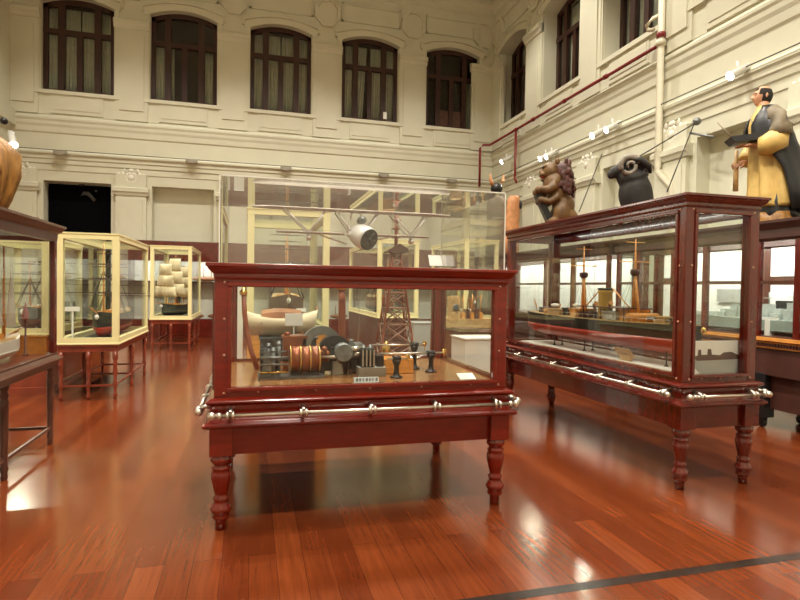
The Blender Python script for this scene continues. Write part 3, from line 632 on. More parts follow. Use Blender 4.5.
q = MB(); q.tube([(.795, WY, 1.79), (.795, WY+.02, 1.60)], .006, 6); q.tube([(.795, WY+.02, 1.6), (.795, 4.2, ZF+.15)], .006, 6); q.build('stand_rod', 'acrylic', t)
tag_o = None
c1 = aty(430, 254, 4.79); c2 = aty(447, 266, 4.79)
t = thing('title_card', 'blank looking white card standing at the back of the acrylic cover', 'card', ((c1.x+c2.x)/2, 4.79, 1.636))
b = MB(); b.box(c1.x, c2.x, 4.79, 4.794, c2.z, c1.z+.01); b.xf(Matrix.Translation((0, 4.79, c2.z)) @ Matrix.Rotation(-.5, 4, 'X') @ Matrix.Translation((0, -4.79, -c2.z))); b.build('card', 'card', t); MB().box((c1.x+c2.x)/2-.03, (c1.x+c2.x)/2+.03, 4.785, 4.81, 1.636, c2.z).build('holder', 'acrylic', t)
# ------------------------------------------------------------------ ships
def hull(t, y0, y1, cx, beam, zk, zw, zd, m_low, m_up, m_deck, sheer=.04, ram=0, stern=.55):
    n = 26; low, up, dk = [], [], []
    for i in range(n+1):
        u = i/n; y = y0+(y1-y0)*u      # y0 = bow
        bf = min(1, (u/.30)**.75) if u < .3 else 1; bf *= 1 if u < .75 else 1-(1-stern)*((u-.75)/.25)**2.2
        hb = beam/2*max(bf, .03); sh = sheer*(2*u-1)**2; kz = zk + (zd-zk)*.12*max(0, (u-.88)/.12)**2 + (.0 if u > .06 else (zw-zk)*(.5-ram*.5)*(1-u/.06))
        sec = lambda k: (hb*(1-(1-k)**2.6)**.5 if k > 0 else 0.001)
        L_ = []; kw = .62
        ks = [0, .12, .3, .48, kw]
        for k in ks: L_.append((sec(min(1, k*1.45)), kz+(zw-kz)*(k/kw)))
        low.append([(cx-a, y, z) for a, z in L_[::-1]] + [(cx+a, y, z) for a, z in L_])
        a = L_[-1][0]; a2 = max(a, hb*.98); pr = -.02*(1-u/.1) if u < .1 else 0
        up.append([(cx-a, y, zw), (cx-a2, y+pr, zd+sh), (cx-a2*.94, y+pr, zd+sh), (cx+a2*.94, y+pr, zd+sh), (cx+a2, y+pr, zd+sh), (cx+a, y, zw)])
        dk.append([(cx-a2*.93, y, zd+sh-.006), (cx+a2*.93, y, zd+sh-.006), (cx+a2*.93, y, zd+sh+.004), (cx-a2*.93, y, zd+sh+.004)])
    MB().rings(low).build('lower_hull', m_low, t); MB().rings(up, smooth=False).build('upper_hull', m_up, t); MB().rings(dk, smooth=False).build('deck', m_deck, t)
SX = 3.46
t = thing('warship_model', 'model ironclad ship with black and red hull, tripod masts and yellow funnel', 'ship model', (SX, 5.0, ZF))
hull(t, 3.64, 6.30, SX, .40, 0.975, 1.108, 1.217, 'hullred', 'black', 'tan', .02, ram=1)
q = MB()
for i in range(5): y = 3.9+i*.5; 
for y in (3.95, 4.55, 5.15, 5.75):
    q = MB()
    for sx in (-.05, .05): q.lathe((SX+sx, y, ZF), [(.022, 0), (.022, .008), (.008, .02), (.006, .04), (.006, .16)], 10)
    q.build('cradle', 'black', t)
def shipmast(y, z0, z1, bm_, t, crow):
    b = MB(); b.tube([(SX, y, z0), (SX, y, crow), (SX, y, z1)], [.016, .012, .004], 8)
    for dy in (-.14, .10): b.tube([(SX-.05 if dy < 0 else SX+.05, y+dy, z0), (SX, y, crow)], .012, 6)
    m_ = b.build('tripod_mast', 'ochre', t)
    q = MB(); q.lathe((SX, y, crow-.02), [(.015, -.02), (.04, 0), (.045, .015), (.045, .045), (.03, .05)], 14); q.build('crows_nest', 'leather', m_)
    q = MB(); q.tube([(SX-.17, y, crow+.10), (SX+.17, y, crow+.10)], .005, 6); q.tube([(SX-.10, y, crow+.28), (SX+.10, y, crow+.28)], .004, 6); q.build('yard', 'ochre', m_)
    q = MB(); q.tube([(SX, y+.02*bm_, z0+.05), (SX, y-.33*bm_, z0+.30)], .007, 6); q.build('boom', 'ochre', m_)
    q = MB()
    for sx in (-.16, .16):
        for dy in (-.06, 0, .06): q.tube([(SX+sx, y+dy*2, z0), (SX, y, crow+.02)], .0018, 4)
    q.build('rigging', 'cable', m_)
shipmast(5.27, 1.235, 1.98, 1, t, 1.67); shipmast(4.44, 1.235, 1.99, -1, t, 1.68)
q = MB(); q.lathe((SX, 4.88, 1.225), [(.075, 0), (.072, .03), (.068, .26), (.075, .265), (.075, .285)], 20); fn = q.build('funnel', 'yellow', t)
q = MB(); q.lathe((SX, 4.88, 1.508), [(.076, 0), (.078, .025), (.06, .025)], 20); q.build('funnel_cap', 'black', fn)
q = MB(); q.lathe((SX, 4.33, 1.225), [(.15, 0), (.15, .055), (.142, .075), (.13, .08)], 26); tr = q.build('turret', 'ochre', t)
q = MB()
for sx in (-.05, .05): q.tube([(SX+sx, 4.25, 1.265), (SX+sx, 4.10, 1.270)], .014, 8)
q.build('gun_barrel', 'iron', tr)
for (y, sx, sy, h, m_) in ((5.27, .10, .10, .07, 'ochre'), (5.7, .12, .16, .05, 'tan'), (6.0, .07, .07, .06, 'iron'), (4.62, .14, .10, .07, 'grey'), (5.05, .13, .10, .045, 'leather'), (4.05, .05, .07, .05, 'tan'), (3.85, .04, .04, .04, 'iron'), (4.44, .11, .07, .095, 'ochre'), (5.5, .08, .05, .07, 'darkgrey')):
    q = MB(); q.box(SX-sx, SX+sx, y-sy, y+sy, 1.230, 1.235+h); q.box(SX-sx-.01, SX+sx+.01, y-sy-.01, y+sy+.01, 1.235+h-.008, 1.235+h+.004); q.build('deckhouse', m_, t)
q = MB(); q.box(SX-.16, SX+.16, 4.35, 5.1, 1.340, 1.348)
for yy in (4.4, 4.75, 5.05):
    for sx in (-.14, .14): q.tube([(SX+sx, yy, 1.225), (SX+sx, yy, 1.345)], .006, 6)
q.build('flying_deck', 'leather', t)
for (y, sx) in ((5.12, .15), (4.62, .15), (5.6, -.14), (5.6, .14)):
    q = MB(); q.ball((SX+sx, y, 1.335), (.026, .09, .020), 12, 8); q.build('ships_boat', 'whitehull' if y > 5 else 'tan', t)
random.seed(5)
for m_ in ('black', 'tan', 'iron', 'grey', 'leather', 'ochre'):
    for k in range(5):
        y = random.uniform(3.85, 6.15); hb_ = .15 if 4.2 < y < 5.9 else .09; x = SX+random.uniform(-hb_, hb_); h = random.uniform(.02, .06); q = MB()
        if k % 2: q.box(x-.02, x+.02, y-.035, y+.035, 1.222, 1.225+h)
        else: q.tube([(x, y, 1.22), (x, y, 1.225+h)], .014, 8); q.tube([(x, y-.05, 1.24+h*.5), (x, y+.05, 1.24+h*.5)], .007, 6)
        q.build('deck_fitting', m_, t)
for (y, sx, h) in ((4.98, .06, .13), (4.98, -.06, .13), (5.15, .07, .11), (4.7, -.08, .14), (5.85, .05, .08)):
    q = MB(); q.tube([(SX+sx, y, 1.235), (SX+sx, y, 1.235+h), (SX+sx, y-.03, 1.235+h+.015)], [.012, .012, .022], 10); q.build('ventilator', 'ochre', t)
q = MB()
for sx in (-.19, .19):
    for i in range(24): y = 3.95+i*.095; q.tube([(SX+sx*(.97 if y < 6 else .85), y, 1.230), (SX+sx*(.97 if y < 6 else .85), y, 1.270)], .002, 4)
    q.tube([(SX+sx*.9, 3.85, 1.270), (SX+sx, 4.3, 1.267), (SX+sx, 5.6, 1.267), (SX+sx*.8, 6.2, 1.273)], .002, 4)
q.build('railing', 'steel', t)
q = MB(); q.tube([(SX, 6.27, 1.245), (SX, 6.34, 1.395)], .004, 6); q.prism([(6.28, 1.285), (6.33, 1.385), (6.27, 1.315)], SX-.002, SX+.002, lambda a, d, z: Vector((d, a, z))); q.build('ensign', 'ochre', t)
q = MB(); q.ball((SX, 3.615, 1.200), (.012, .03, .03), 10, 7); q.build('bow_ornament', 'brass', t)
# case floor board and cards
b = MB(); b.box(3.27, 3.70, 3.62, 6.30, ZF, ZF+.006); on('base_board', 'white', b, 'pale board under the black and red ship', 'board', (SX, 5, ZF))
b = MB(); b.box(-.05, .05, -.12, .12, 0, .004); b.xf(Matrix.Translation((3.29, 4.35, ZF+.08)) @ Matrix.Rotation(.9, 4, 'Y')); b.box(3.30, 3.33, 4.28, 4.42, ZF+.006, ZF+.06); on('label_board', 'tan', b, 'brown sloping label board below the red hull', 'label', (3.3, 4.35, ZF))
b = MB(); b.prism([(3.22, ZF+.005), (3.22, ZF+.13), (3.37, ZF+.005)], 3.535, 3.545, ID); b.xf(Matrix.Rotation(0, 4, 'Z')); on('label_card', 'card', b, 'white triangular card in front of the picture at the near end of the right case', 'card', (3.3, 3.54, ZF))
A = aty(692, 341, 3.555); B = aty(747, 374, 3.555)
t = thing('picture_panel', 'pale picture panel with a long brown ship at the near end of the right case', 'picture', (3.46, 3.56, ZF))
MB().box(A.x, B.x, 3.555, 3.563, ZF+.0005, A.z).build('panel', 'white', t)
b = MB(); w_ = B.x-A.x; b.box(A.x, B.x, 3.5535, 3.555, ZF+.001, ZF+.115); b.build('painted_water', 'grey', t)
b = MB(); zz_ = ZF+.118; b.prism([(A.x+.01, zz_+.02), (A.x+.05, zz_-.012), (B.x-.03, zz_-.002), (B.x-.005, zz_+.03), (B.x-.10, zz_+.03), (B.x-.16, zz_+.055), (B.x-.24, zz_+.05), (B.x-.27, zz_+.03), (A.x+.19, zz_+.035), (A.x+.18, zz_+.08), (A.x+.15, zz_+.08), (A.x+.145, zz_+.035), (A.x+.09, zz_+.035), (A.x+.085, zz_+.075), (A.x+.06, zz_+.075), (A.x+.055, zz_+.03)], 3.5525, 3.5535, ID); b.build('painted_ship', 'leather', t)
# figureheads on the right case
def carved(name, mb, mat, parent, vox): return remesh(mb.build(name, mat, parent), vox)
Lp = aty(549, 220, 5.62); LX, LY, LZ = 3.41, 5.74, 2.238
t = thing('lion_figurehead', 'carved rearing lion figurehead with reddish mane on the right display case', 'figurehead', (LX, LY, LZ))
RZ = Matrix.Translation((LX, LY, LZ)) @ Matrix.Rotation(PI-.35, 4, 'Z')    # local +x = facing
b = MB()
for c_, r_ in (((-.10, 0, .10), (.13, .13, .12)), ((-.06, 0, .24), (.13, .13, .15)), ((.0, 0, .38), (.13, .13, .15)), ((.05, 0, .50), (.13, .14, .13)), ((-.16, .05, .06), (.10, .07, .07)), ((-.02, .10, .14), (.10, .06, .12)), ((-.02, -.10, .14), (.10, .06, .12)), ((.04, .10, .05), (.10, .05, .05)), ((.04, -.10, .05), (.10, .05, .05))): b.ball(c_, r_, 16, 10)
for sy in (-1, 1):
    b.tube([(.05, sy*.11, .46), (.14, sy*.12, .40), (.22, sy*.09, .42)], [.06, .05, .045], 12); b.ball((.235, sy*.09, .41), (.05, .045, .05))
    b.tube([(.02, sy*.10, .33), (.12, sy*.11, .27), (.20, sy*.08, .30)], [.05, .04, .04], 12); b.ball((.21, sy*.08, .295), (.04, .04, .045))
b.xf(RZ); carved('body', b, 'lionbody', t, .014)
b = MB(); random.seed(3)
for i in range(85):
    a = random.uniform(0, 2*PI); h = random.uniform(.36, .75); rr = .135 if h < .62 else .10
    if math.cos(a) > .25 and h > .5: continue
    b.ball((-.03+rr*math.cos(a)*.9-(.03 if h < .5 else 0), rr*math.sin(a)*1.1, h), (.026, .026, .042), 8, 6)
b.ball((-.05, 0, .61), (.11, .13, .14)); b.ball((-.06, 0, .48), (.11, .13, .14)); b.xf(RZ); carved('mane', b, 'lionred', t, .012)
b = MB(); b.ball((.06, 0, .62), (.11, .10, .11)); b.ball((.12, 0, .60), (.062, .066, .045)); b.ball((.11, 0, .525), (.06, .052, .022)); b.ball((.17, 0, .62), (.02, .032, .02)); b.ball((.09, 0, .56), (.04, .05, .05))
for sy in (-1, 1): b.ball((.125, sy*.05, .675), (.03, .03, .022)); b.ball((.0, sy*.10, .72), (.03, .02, .04)); b.ball((.15, sy*.04, .585), (.035, .03, .025))
b.v = [p+Vector((.035, 0, .01)) for p in b.v]; b.xf(RZ); carved('head', b, 'lionbody', t, .008)
for sy in (-1, 1): b = MB(); b.ball((.185, sy*.047, .672), .016, 10, 7); b.xf(RZ); b.build('eye', 'black', t)
b = MB(); b.ball((.165, 0, .568), (.045, .045, .018)); b.xf(RZ); b.build('open_mouth', 'hullred', t)
b = MB(); b.prism([(.02, 0), (.10, 0), (.27, .36), (.21, .38)], -.07, .07, ID); b.xf(RZ); b.build('prow_timber', 'black', t)
RP = (3.56, 4.66, 2.238)
t = thing('ram_figurehead', 'carved black ram figurehead with pale spiral horn on the right display case', 'figurehead', RP)
RZ = Matrix.Translation(RP) @ Matrix.Rotation(PI-.45, 4, 'Z')
b = MB(); R = []
for i in range(11):
    u = i/10; z = u*.40; cxx = -.05-.05*(1-u)+.03*math.sin(PI*u); rx = .135+.025*math.sin(PI*min(1, u*1.15)); ry = .12+.02*math.sin(PI*u); tp = 1-.4*max(0, (u-.65)/.35)**2; rx *= tp; ry *= tp
    R.append([(cxx+rx*math.cos(2*PI*k/22), ry*math.sin(2*PI*k/22), z) for k in range(22)])
b.rings(R); b.ball((-.01, 0, .36), (.145, .13, .10)); b.tube([(-.05, 0, .36), (-.01, 0, .46), (.02, 0, .50)], [.13, .10, .09], 14); b.ball((-.03, .0, .50), (.13, .09, .075))
b.ball((.04, 0, .47), (.11, .08, .07)); b.ball((.14, 0, .43), (.075, .055, .06)); b.ball((.185, 0, .405), (.04, .045, .045))
b.xf(RZ); carved('body', b, 'ramblack', t, .013)
for sy in (-1, 1):
    b = MB(); pts = []; rs = []
    for i in range(30):
        a = .4+i*.34; r = .105*(1-i/34); pts.append((.035-r*math.cos(a)*1.0, sy*(.085+.035*i/30), .46+r*math.sin(a))); rs.append(.032*(1-i/42))
    b.tube(pts, rs, 8); b.xf(RZ); b.build('horn', 'horn', t)
    b = MB(); b.tube([(.035, sy*.08, .53), (-.06, sy*.10, .52), (-.14, sy*.085, .46), (-.16, sy*.06, .40)], [.02, .03, .03, .015], 10); b.xf(RZ); b.build('horn_root', 'ramblack', t)
b = MB(); b.box(-.22, .11, -.14, .14, 0, .022); b.xf(RZ); b.build('base', 'horn', t)
# ------------------------------------------------------------------ row of tall cases on the right
def row_case(label, y0, y1, x0, x1, panels, legs, posts, front_l):
    t = thing('tall_case', label, 'display case', ((x0+x1)/2, (y0+y1)/2, 0)); ym = (y0+y1)/2
    b = MB(); b.rect(x0, x1, y0, y1, [(-.1, 2.08), (.0, 2.08), (.02, 2.11), (.02, 2.2), (.05, 2.23), (.07, 2.27), (.07, 2.3), (-.1, 2.3)]); b.build('crown', 'crownwood', t)
    MB().box(x0, x1, y0, y1, 2.27, 2.295).build('top_board', 'crownwood', t)
    b = MB(); b.rect(x0, x1, y0, y1, [(-.05, .90), (.0, .90), (.0, .97), (.04, .985), (.04, 1.02), (-.05, 1.02)]); b.build('ledge', 'ochre' if legs else 'oldwood', t)
    if legs:
        q = MB(); n = int((y1-y0)/.035)
        for i in range(n): q.box(x0-.022, x0-.001, y0+.035*i, y0+.035*i+.018, .92, .955)
        q.build('dentil_moulding', 'crownwood', t)
    MB().box(x0+.01, x1-.01, y0+.01, y1-.01, .985, 1.03).build('display_floor', 'oldwood', t)
    MB().rect(x0, x1, y0, y1, [(-.02, .60), (-.02, .90), (-.07, .90), (-.07, .60)]).build('apron', 'crownwood', t)
    MB().box(x1-.03, x1, y0+.02, y1-.02, 1.03, 2.1).build('back_panel', 'oldwood', t)
    for y in posts:
        MB().box(x0, x0+.05, y-.035, y+.035, 1.02, 2.1).build('post', 'mahogany_dark', t)
    for y in (y0+.03, y1-.03): MB().box(x1-.06, x1-.0, y-.03, y+.03, 1.02, 2.1).build('post', 'mahogany_dark', t)
    MB().box(x0+.01, x0+.05, y0, y1, 1.605, 1.645).build('glazing_bar', 'oldwood', t)
    MB().box(x0+.02, x0+.026, y0+.05, y1-.05, 1.02, 2.09).build('glass_pane', 'glass', t)
    for y in (y0+.02, y1-.026): MB().box(x0+.04, x1-.06, y, y+.006, 1.02, 2.09).build('glass_pane', 'glass', t)
    for (pa, pb_, qa, qb) in panels:
        A = atx(pa, qa, x1-.04); B = atx(pb_, qb, x1-.04); ya, yb2 = sorted((A.y, B.y))
        zhi, zlo = max(A.z, B.z), min(A.z, B.z)
        MB().box(x1-.045, x1-.032, max(ya, y0+.05), min(yb2, y1-.05), max(1.03, zlo), min(2.07, zhi)).build('white_panel', 'white', t)
    if legs:
        for lx in (x0+.09, x1-.09):
            for ly in legs:
                lg = MB(); lg.box(lx-.075, lx+.075, ly-.075, ly+.075, .115, .62); lg = lg.build('leg', 'black', t, bevel=.01)
                q = MB(); q.lathe((lx-.03, ly, .055), [(.02, -.01), (.055, 0), (.055, .03), (.02, .05)], 18, 'x'); q.box(lx-.045, lx+.03, ly-.03, ly+.03, .07, .12); q.build('castor', 'black', lg)
        MB().box(x0+.10, x1-.12, y0+.2, y1-.2, .22, .66).build('lower_cupboard', 'crownwood', t)
    else:
        MB().box(x0+.04, x1-.02, y0+.02, y1-.02, 0, .62).build('base_cupboard', 'crownwood', t)
    return t
row_case('tall dark case on castors at the right edge holding the grey warship', 3.3, 7.50, 5.5, 6.25, [(642, 655, 250, 279), (649, 655, 284, 316), (665, 674, 249, 278), (664, 673, 284, 318), (698, 747, 244, 326), (772, 797, 239, 276), (771, 795, 285, 316), (806, 860, 236, 330)], [3.45, 4.95, 7.4], [3.33, 4.52, 5.0, 5.75, 6.3, 7.0, 7.46], 0)
row_case('tall dark case along the right wall seen through the ship case', 7.68, 13.2, 5.5, 6.25, [(521, 551, 261, 316), (561, 571, 258, 314), (577, 594, 256, 318), (595, 631, 254, 319), (506, 514, 264, 310)], None, [7.72, 8.75, 9.7, 10.9, 12.1, 13.16], 0)
# grey warship in the right row case
gx = 5.86; t = thing('battleship_model', 'long grey battleship model in the tall case at the right edge', 'ship model', (gx, 5.2, 1.03))
hull(t, 6.45, 3.75, gx, .34, 1.04, 1.09, 1.20, 'seagrey', 'seagrey', 'navygrey', .03)
random.seed(11)
for i, (y, w_, h_) in enumerate(((6.15, .07, .05), (5.95, .08, .06), (5.75, .1, .10), (5.6, .10, .17), (5.45, .08, .24), (5.3, .07, .13), (5.15, .09, .18), (5.0, .10, .13), (4.85, .08, .20), (4.7, .10, .12), (4.5, .09, .07), (4.3, .08, .06))):
    q = MB(); q.box(gx-w_, gx+w_, y-.06, y+.06, 1.2, 1.2+h_*.6); q.box(gx-w_*.6, gx+w_*.6, y-.04, y+.04, 1.2+h_*.6, 1.2+h_)
    if h_ < .08:
        for k in (-.03, .03): q.tube([(gx+k, y, 1.235), (gx+k, y+(.16 if y > 5 else -.16), 1.25)], .01, 6)
    if h_ > .17: q.tube([(gx, y, 1.2+h_), (gx, y, 1.34+h_)], .008, 6); q.tube([(gx-.08, y, 1.27+h_), (gx+.08, y, 1.27+h_)], .004, 6)
    q.build('gun_turret' if h_ < .08 else 'superstructure', 'navygrey', t)
q = MB()
for y in (6.0, 5.5, 4.6, 4.2): q.box(gx-.03, gx+.03, y-.02, y+.02, 1.03, 1.07)
q.build('cradle', 'oldwood', t)
A = atx(718, 289, 6.19); B = atx(748, 303, 6.19)
b = MB(); b.box(6.17, 6.19, B.y, A.y, B.z, A.z); on('picture_board', 'grey', b, 'grey framed picture behind the battleship model', 'picture', (6.18, A.y, B.z))
b = MB(); A = atx(770, 315, 5.72); b.box(5.68, 5.76, A.y-.03, A.y+.03, 1.03, 1.20); b.box(5.70, 5.74, A.y-.1, A.y+.1, 1.20, 1.23); on('white_instrument', 'white', b, 'small white instrument beside the battleship at the right edge', 'instrument', (5.72, A.y, 1.03))
b = MB(); A = atx(786, 306, 6.1); b.box(6.08, 6.12, A.y-.12, A.y+.12, A.z-.06, A.z+.06); b.box(6.09, 6.11, A.y-.01, A.y+.01, 1.03, A.z); on('black_plate', 'black', b, 'black plaque on a stalk behind the battleship', 'plaque', (6.1, A.y, 1.03))
# statues standing on the right row, far end
P = Vector((5.95, 12.05, 2.297)); t = thing('ship_figurehead', 'tall orange wooden carving standing behind the far end of the right case', 'figurehead', P)
b = MB(); R = []
for z, rx, dx in ((0, .20, 0), (.3, .19, .0), (.7, .175, .01), (1.0, .17, .02), (1.25, .16, .03), (1.38, .14, .05), (1.43, .10, .06)): R.append([(P.x+dx+rx*(1+.05*math.sin(5*2*PI*k/20))*math.cos(2*PI*k/20), P.y+rx*.7*math.sin(2*PI*k/20), P.z+z) for k in range(20)])
b.rings(R); b.build('trunk', 'terracotta', t)
b = MB(); b.ball((P.x+.17, P.y-.05, P.z+1.22), (.045, .06, .11)); b.tube([(P.x+.05, P.y-.05, P.z+1.2), (P.x+.17, P.y-.05, P.z+1.22)], .03); b.build('bracket', 'black', t)
P = Vector((5.95, 12.95, 2.297)); t = thing('statue', 'dark horned figure peeping above the right end of the acrylic cover', 'statue', P)
b = MB(); R = []
for z, rx in ((0, .26), (.4, .24), (.9, .22), (1.3, .25), (1.5, .20), (1.58, .08), (1.64, .08)): R.append([(P.x+rx*math.cos(2*PI*k/20), P.y+rx*.75*math.sin(2*PI*k/20), P.z+z) for k in range(20)])
b.rings(R); b.build('body', 'shawl', t)
b = MB(); b.ball((P.x, P.y, P.z+1.75), (.15, .16, .15)); b.build('head', 'black', t)
for s_ in (-1, 1): b = MB(); b.tube([(P.x+s_*.10, P.y, P.z+1.82), (P.x+s_*.17, P.y, P.z+1.95), (P.x+s_*.19, P.y, P.z+2.12)], [.055, .045, .01], 10); b.build('horn', 'terracotta', t)
b = MB(); p = aty(489.5, 192, 13.4); b.ball(p, (.12, .1, .22)); b.tube([p, (p.x, p.y, 2.6)], .06); b.tube([(p.x, p.y, 2.6), (p.x, p.y, 2.3)], .15)
# ------------------------------------------------------------------ friar statue
SB = Vector((5.90, 5.12, 2.297))
t = thing('statue', 'carved friar statue in golden robe and black cape holding a tray, above right edge', 'statue', SB)
FR = Matrix.Translation(SB) @ Matrix.Rotation(PI-.50, 4, 'Z')     # local x = facing direction
N_ = 40
def ring(cx, cy, z, rx, ry, amp=0, k=9, ph=0):
    return [Vector((cx+rx*(1+amp*math.sin(k*a+ph)+amp*.5*math.sin((k*2+1)*a+ph*1.7))*math.cos(a), cy+ry*(1+amp*math.sin(k*a+ph)+amp*.5*math.sin((k*2+1)*a+ph*1.7))*math.sin(a), z)) for a in [2*PI*i/N_ for i in range(N_)]]
b = MB(); b.rings([ring(0, 0, 0, .27, .26), ring(0, 0, .03, .27, .26), ring(.03, 0, .09, .24, .23, .05, 5), ring(.02, 0, .14, .22, .22, .06, 5)]); b.xf(FR); b.build('rocky_base', 'gold', t)
b = MB(); b.rings([ring(-.02, 0, .06, .25, .22, .05, 7), ring(.02, 0, .14, .235, .22, .06, 7), ring(.03, 0, .25, .22, .21, .06, 7), ring(.02, 0, .34, .2, .2, .04, 7)]); b.xf(FR); q = b.build('under_habit', 'cape', t)
b = MB(); b.tube([(.235, -.12, .05), (.25, -.10, .16), (.23, -.09, .28)], .011, 8); b.xf(FR); b.build('white_cord', 'card', t)
b = MB(); b.rings([ring(.04, 0, .20, .235, .235, .075, 8), ring(.05, 0, .24, .25, .24, .15, 8, .1), ring(.05, 0, .38, .24, .225, .15, 8, .5), ring(.06, 0, .55, .225, .21, .14, 8, .9), ring(.08, 0, .72, .21, .20, .11, 8, 1.3), ring(.10, 0, .88, .20, .195, .06, 7, 1.1), ring(.12, 0, 1.02, .19, .20, .03, 8, 1.2), ring(.135, 0, 1.16, .18, .215, .02, 8), ring(.145, 0, 1.27, .15, .20, .01, 8), ring(.155, 0, 1.34, .10, .13, 0), ring(.165, 0, 1.385, .075, .08, 0)]); b.xf(FR); b.build('robe', 'robe', t)
# black cape: shell over shoulders, back and the near side
b = MB(); R = []
for z, cx, rx, ry, a0, a1 in ((.16, -.06, .32, .30, 1.5, 4.5), (.40, -.02, .31, .29, 1.5, 4.55), (.62, .02, .30, .28, 1.45, 4.6), (.82, .06, .285, .275, 1.1, 4.75), (.92, .09, .27, .275, .75, 5.3), (1.02, .11, .255, .275, .5, 5.75), (1.14, .13, .225, .265, .45, 5.8), (1.25, .14, .19, .235, .6, 5.65), (1.33, .15, .13, .165, .8, 5.45), (1.375, .155, .098, .11, .9, 5.35)):
    outer = []; inner = []
    for i in range(25):
        a = a0+(a1-a0)*i/24; f = 1+.035*math.sin(7*a+z*5)
        outer.append(Vector((cx+rx*f*math.cos(a), ry*f*math.sin(a), z))); inner.append(Vector((cx+(rx-.02)*f*math.cos(a), (ry-.02)*f*math.sin(a), z)))
    R.append(outer+inner[::-1])
b.rings(R); b.xf(FR); b.build('cape', 'cape', t)
# sleeves and hands
def sleeve(pts, rs, name='sleeve', m_='robe'):
    b = MB(); b.tube(pts, rs, 14); b.xf(FR); return b.build(name, m_, t)
sleeve([(.09, .24, 1.02), (.12, .26, .93), (.20, .23, .885), (.27, .19, .885)], [.10, .135, .125, .10])
sleeve([(.135, .16, 1.29), (.12, .235, 1.20), (.09, .27, 1.07), (.09, .265, .98)], [.075, .10, .115, .12], 'cape_sleeve', 'shawl')
sleeve([(.13, -.21, 1.22), (.16, -.25, 1.02), (.24, -.20, .86), (.30, -.14, .78)], [.08, .09, .10, .085])
def hand(c, fwd, up, s_, curl, name='hand'):
    f = Vector(fwd).normalized(); u = Vector(up).normalized(); sd = f.cross(u).normalized(); u = sd.cross(f); c = Vector(c); b = MB()
    R = []
    for k, (d, w_, th) in enumerate(((-.07, .024, .022), (-.03, .028, .022), (0, .034, .018), (.035, .042, .016), (.065, .043, .013))):
        R.append([c+f*d+sd*w_*math.cos(2*PI*i/12)+u*th*math.sin(2*PI*i/12) for i in range(12)])
    b.rings(R)
    for j, (o_, ln) in enumerate(((-.032, .062), (-.011, .072), (.011, .067), (.031, .052))):
        p = c+f*.06+sd*o_; a = 0; pts = [p-f*.02, p]
        for seg in range(3): a += curl; p = p+(f*math.cos(a)-u*math.sin(a))*ln/2.6; pts.append(p)
        b.tube(pts, [.0105, .0105, .0098, .009, .007], 8)
    p = c+f*.0-sd*.032; b.tube([p, p+f*.03-sd*.025-u*.006, p+f*.06-sd*.03-u*.018], [.013, .012, .008], 8)
    b.v = [c+(q_-c)*s_ for q_ in b.v]; b.xf(FR); return b.build(name, 'skin', t)
hand((.335, .15, .905), (1, -.25, .06), (0, 0, 1), 1.2, .12)
hand((.36, -.085, .755), (.9, .35, -.25), (-.2, .5, .8), 1.15, .75)
# head
HC = Vector((.185, 0, 1.50)); hh = .245
def headpt(th, ph, grow=0):
    d = Vector((math.sin(th)*math.cos(ph), math.sin(th)*math.sin(ph), math.cos(th))); ph = (ph+PI) % (2*PI)-PI
    rx, ry, rz = .40*hh, .335*hh, .5*hh
    if d.z < 0: ry *= 1+.28*d.z; rx *= 1+.10*d.z*(1 if d.x < 0 else .2)
    p = Vector((d.x*rx, d.y*ry, d.z*rz)); G = lambda t0, p0, st, sp: math.exp(-((th-t0)/st)**2-((ph-p0)/sp)**2)
    if d.x > 0:
        p.x += hh*(.115*G(1.80, 0, .13, .17)+.06*G(1.62, 0, .16, .13)+.03*G(1.36, 0, .12, .5)-.035*(G(1.56, .42, .13, .2)+G(1.56, -.42, .13, .2))+.03*G(2.05, 0, .06, .3)+.028*G(2.17, 0, .06, .28)-.02*G(2.11, 0, .03, .3)+.055*G(2.5, 0, .2, .4))
        p.y *= 1+.05*(G(1.75, .9, .25, .3)+G(1.75, -.9, .25, .3))
    return HC+p*(1+grow)
b = MB(); nt_, np_ = 34, 44
b.rings([[headpt(PI*(i+.6)/(nt_+.2), 2*PI*k/np_) for k in range(np_)] for i in range(nt_)])
b.tube([(.15, 0, 1.30), (.165, 0, 1.38), (.18, 0, 1.45)], [.075, .062, .06], 18)
for sy in (-1, 1): b.ball((HC.x-.015, sy*hh*.335, HC.z-.005), (.014, .008, .026), 10, 8)
TI = Matrix.Translation(HC) @ Matrix.Rotation(-.10, 4, 'Y') @ Matrix.Translation(-HC)
b.xf(TI); b.xf(FR); b.build('head', 'skin', t)
b = MB()      # tonsure: ring of dark hair leaving a bald crown
for i in range(10):
    for k in range(48):
        th0, th1 = .62+i*.15, .62+(i+1)*.15; p0, p1_ = 2*PI*k/48, 2*PI*(k+1)/48; pc = ((p0+p1_)/2+PI) % (2*PI)-PI; tc_ = (th0+th1)/2
        lim = (1.10 if tc_ > .80 and abs(pc) < .6 else 0) if abs(pc) < .9 else (1.55 if abs(pc) < 1.25 else 2.05)
        if tc_ < lim and (tc_ > .88 or abs(pc) < .6):
            o_ = [headpt(th0, p0, .05), headpt(th0, p1_, .05), headpt(th1, p1_, .05), headpt(th1, p0, .05)]; i_ = [headpt(th0, p0, -.02), headpt(th0, p1_, -.02), headpt(th1, p1_, -.02), headpt(th1, p0, -.02)]
            b.add(o_+i_, [(0, 1, 2, 3), (7, 6, 5, 4), (0, 4, 5, 1), (1, 5, 6, 2), (2, 6, 7, 3), (3, 7, 4, 0)], 0, True)
b.xf(TI); b.xf(FR); b.build('hair', 'hair', t)
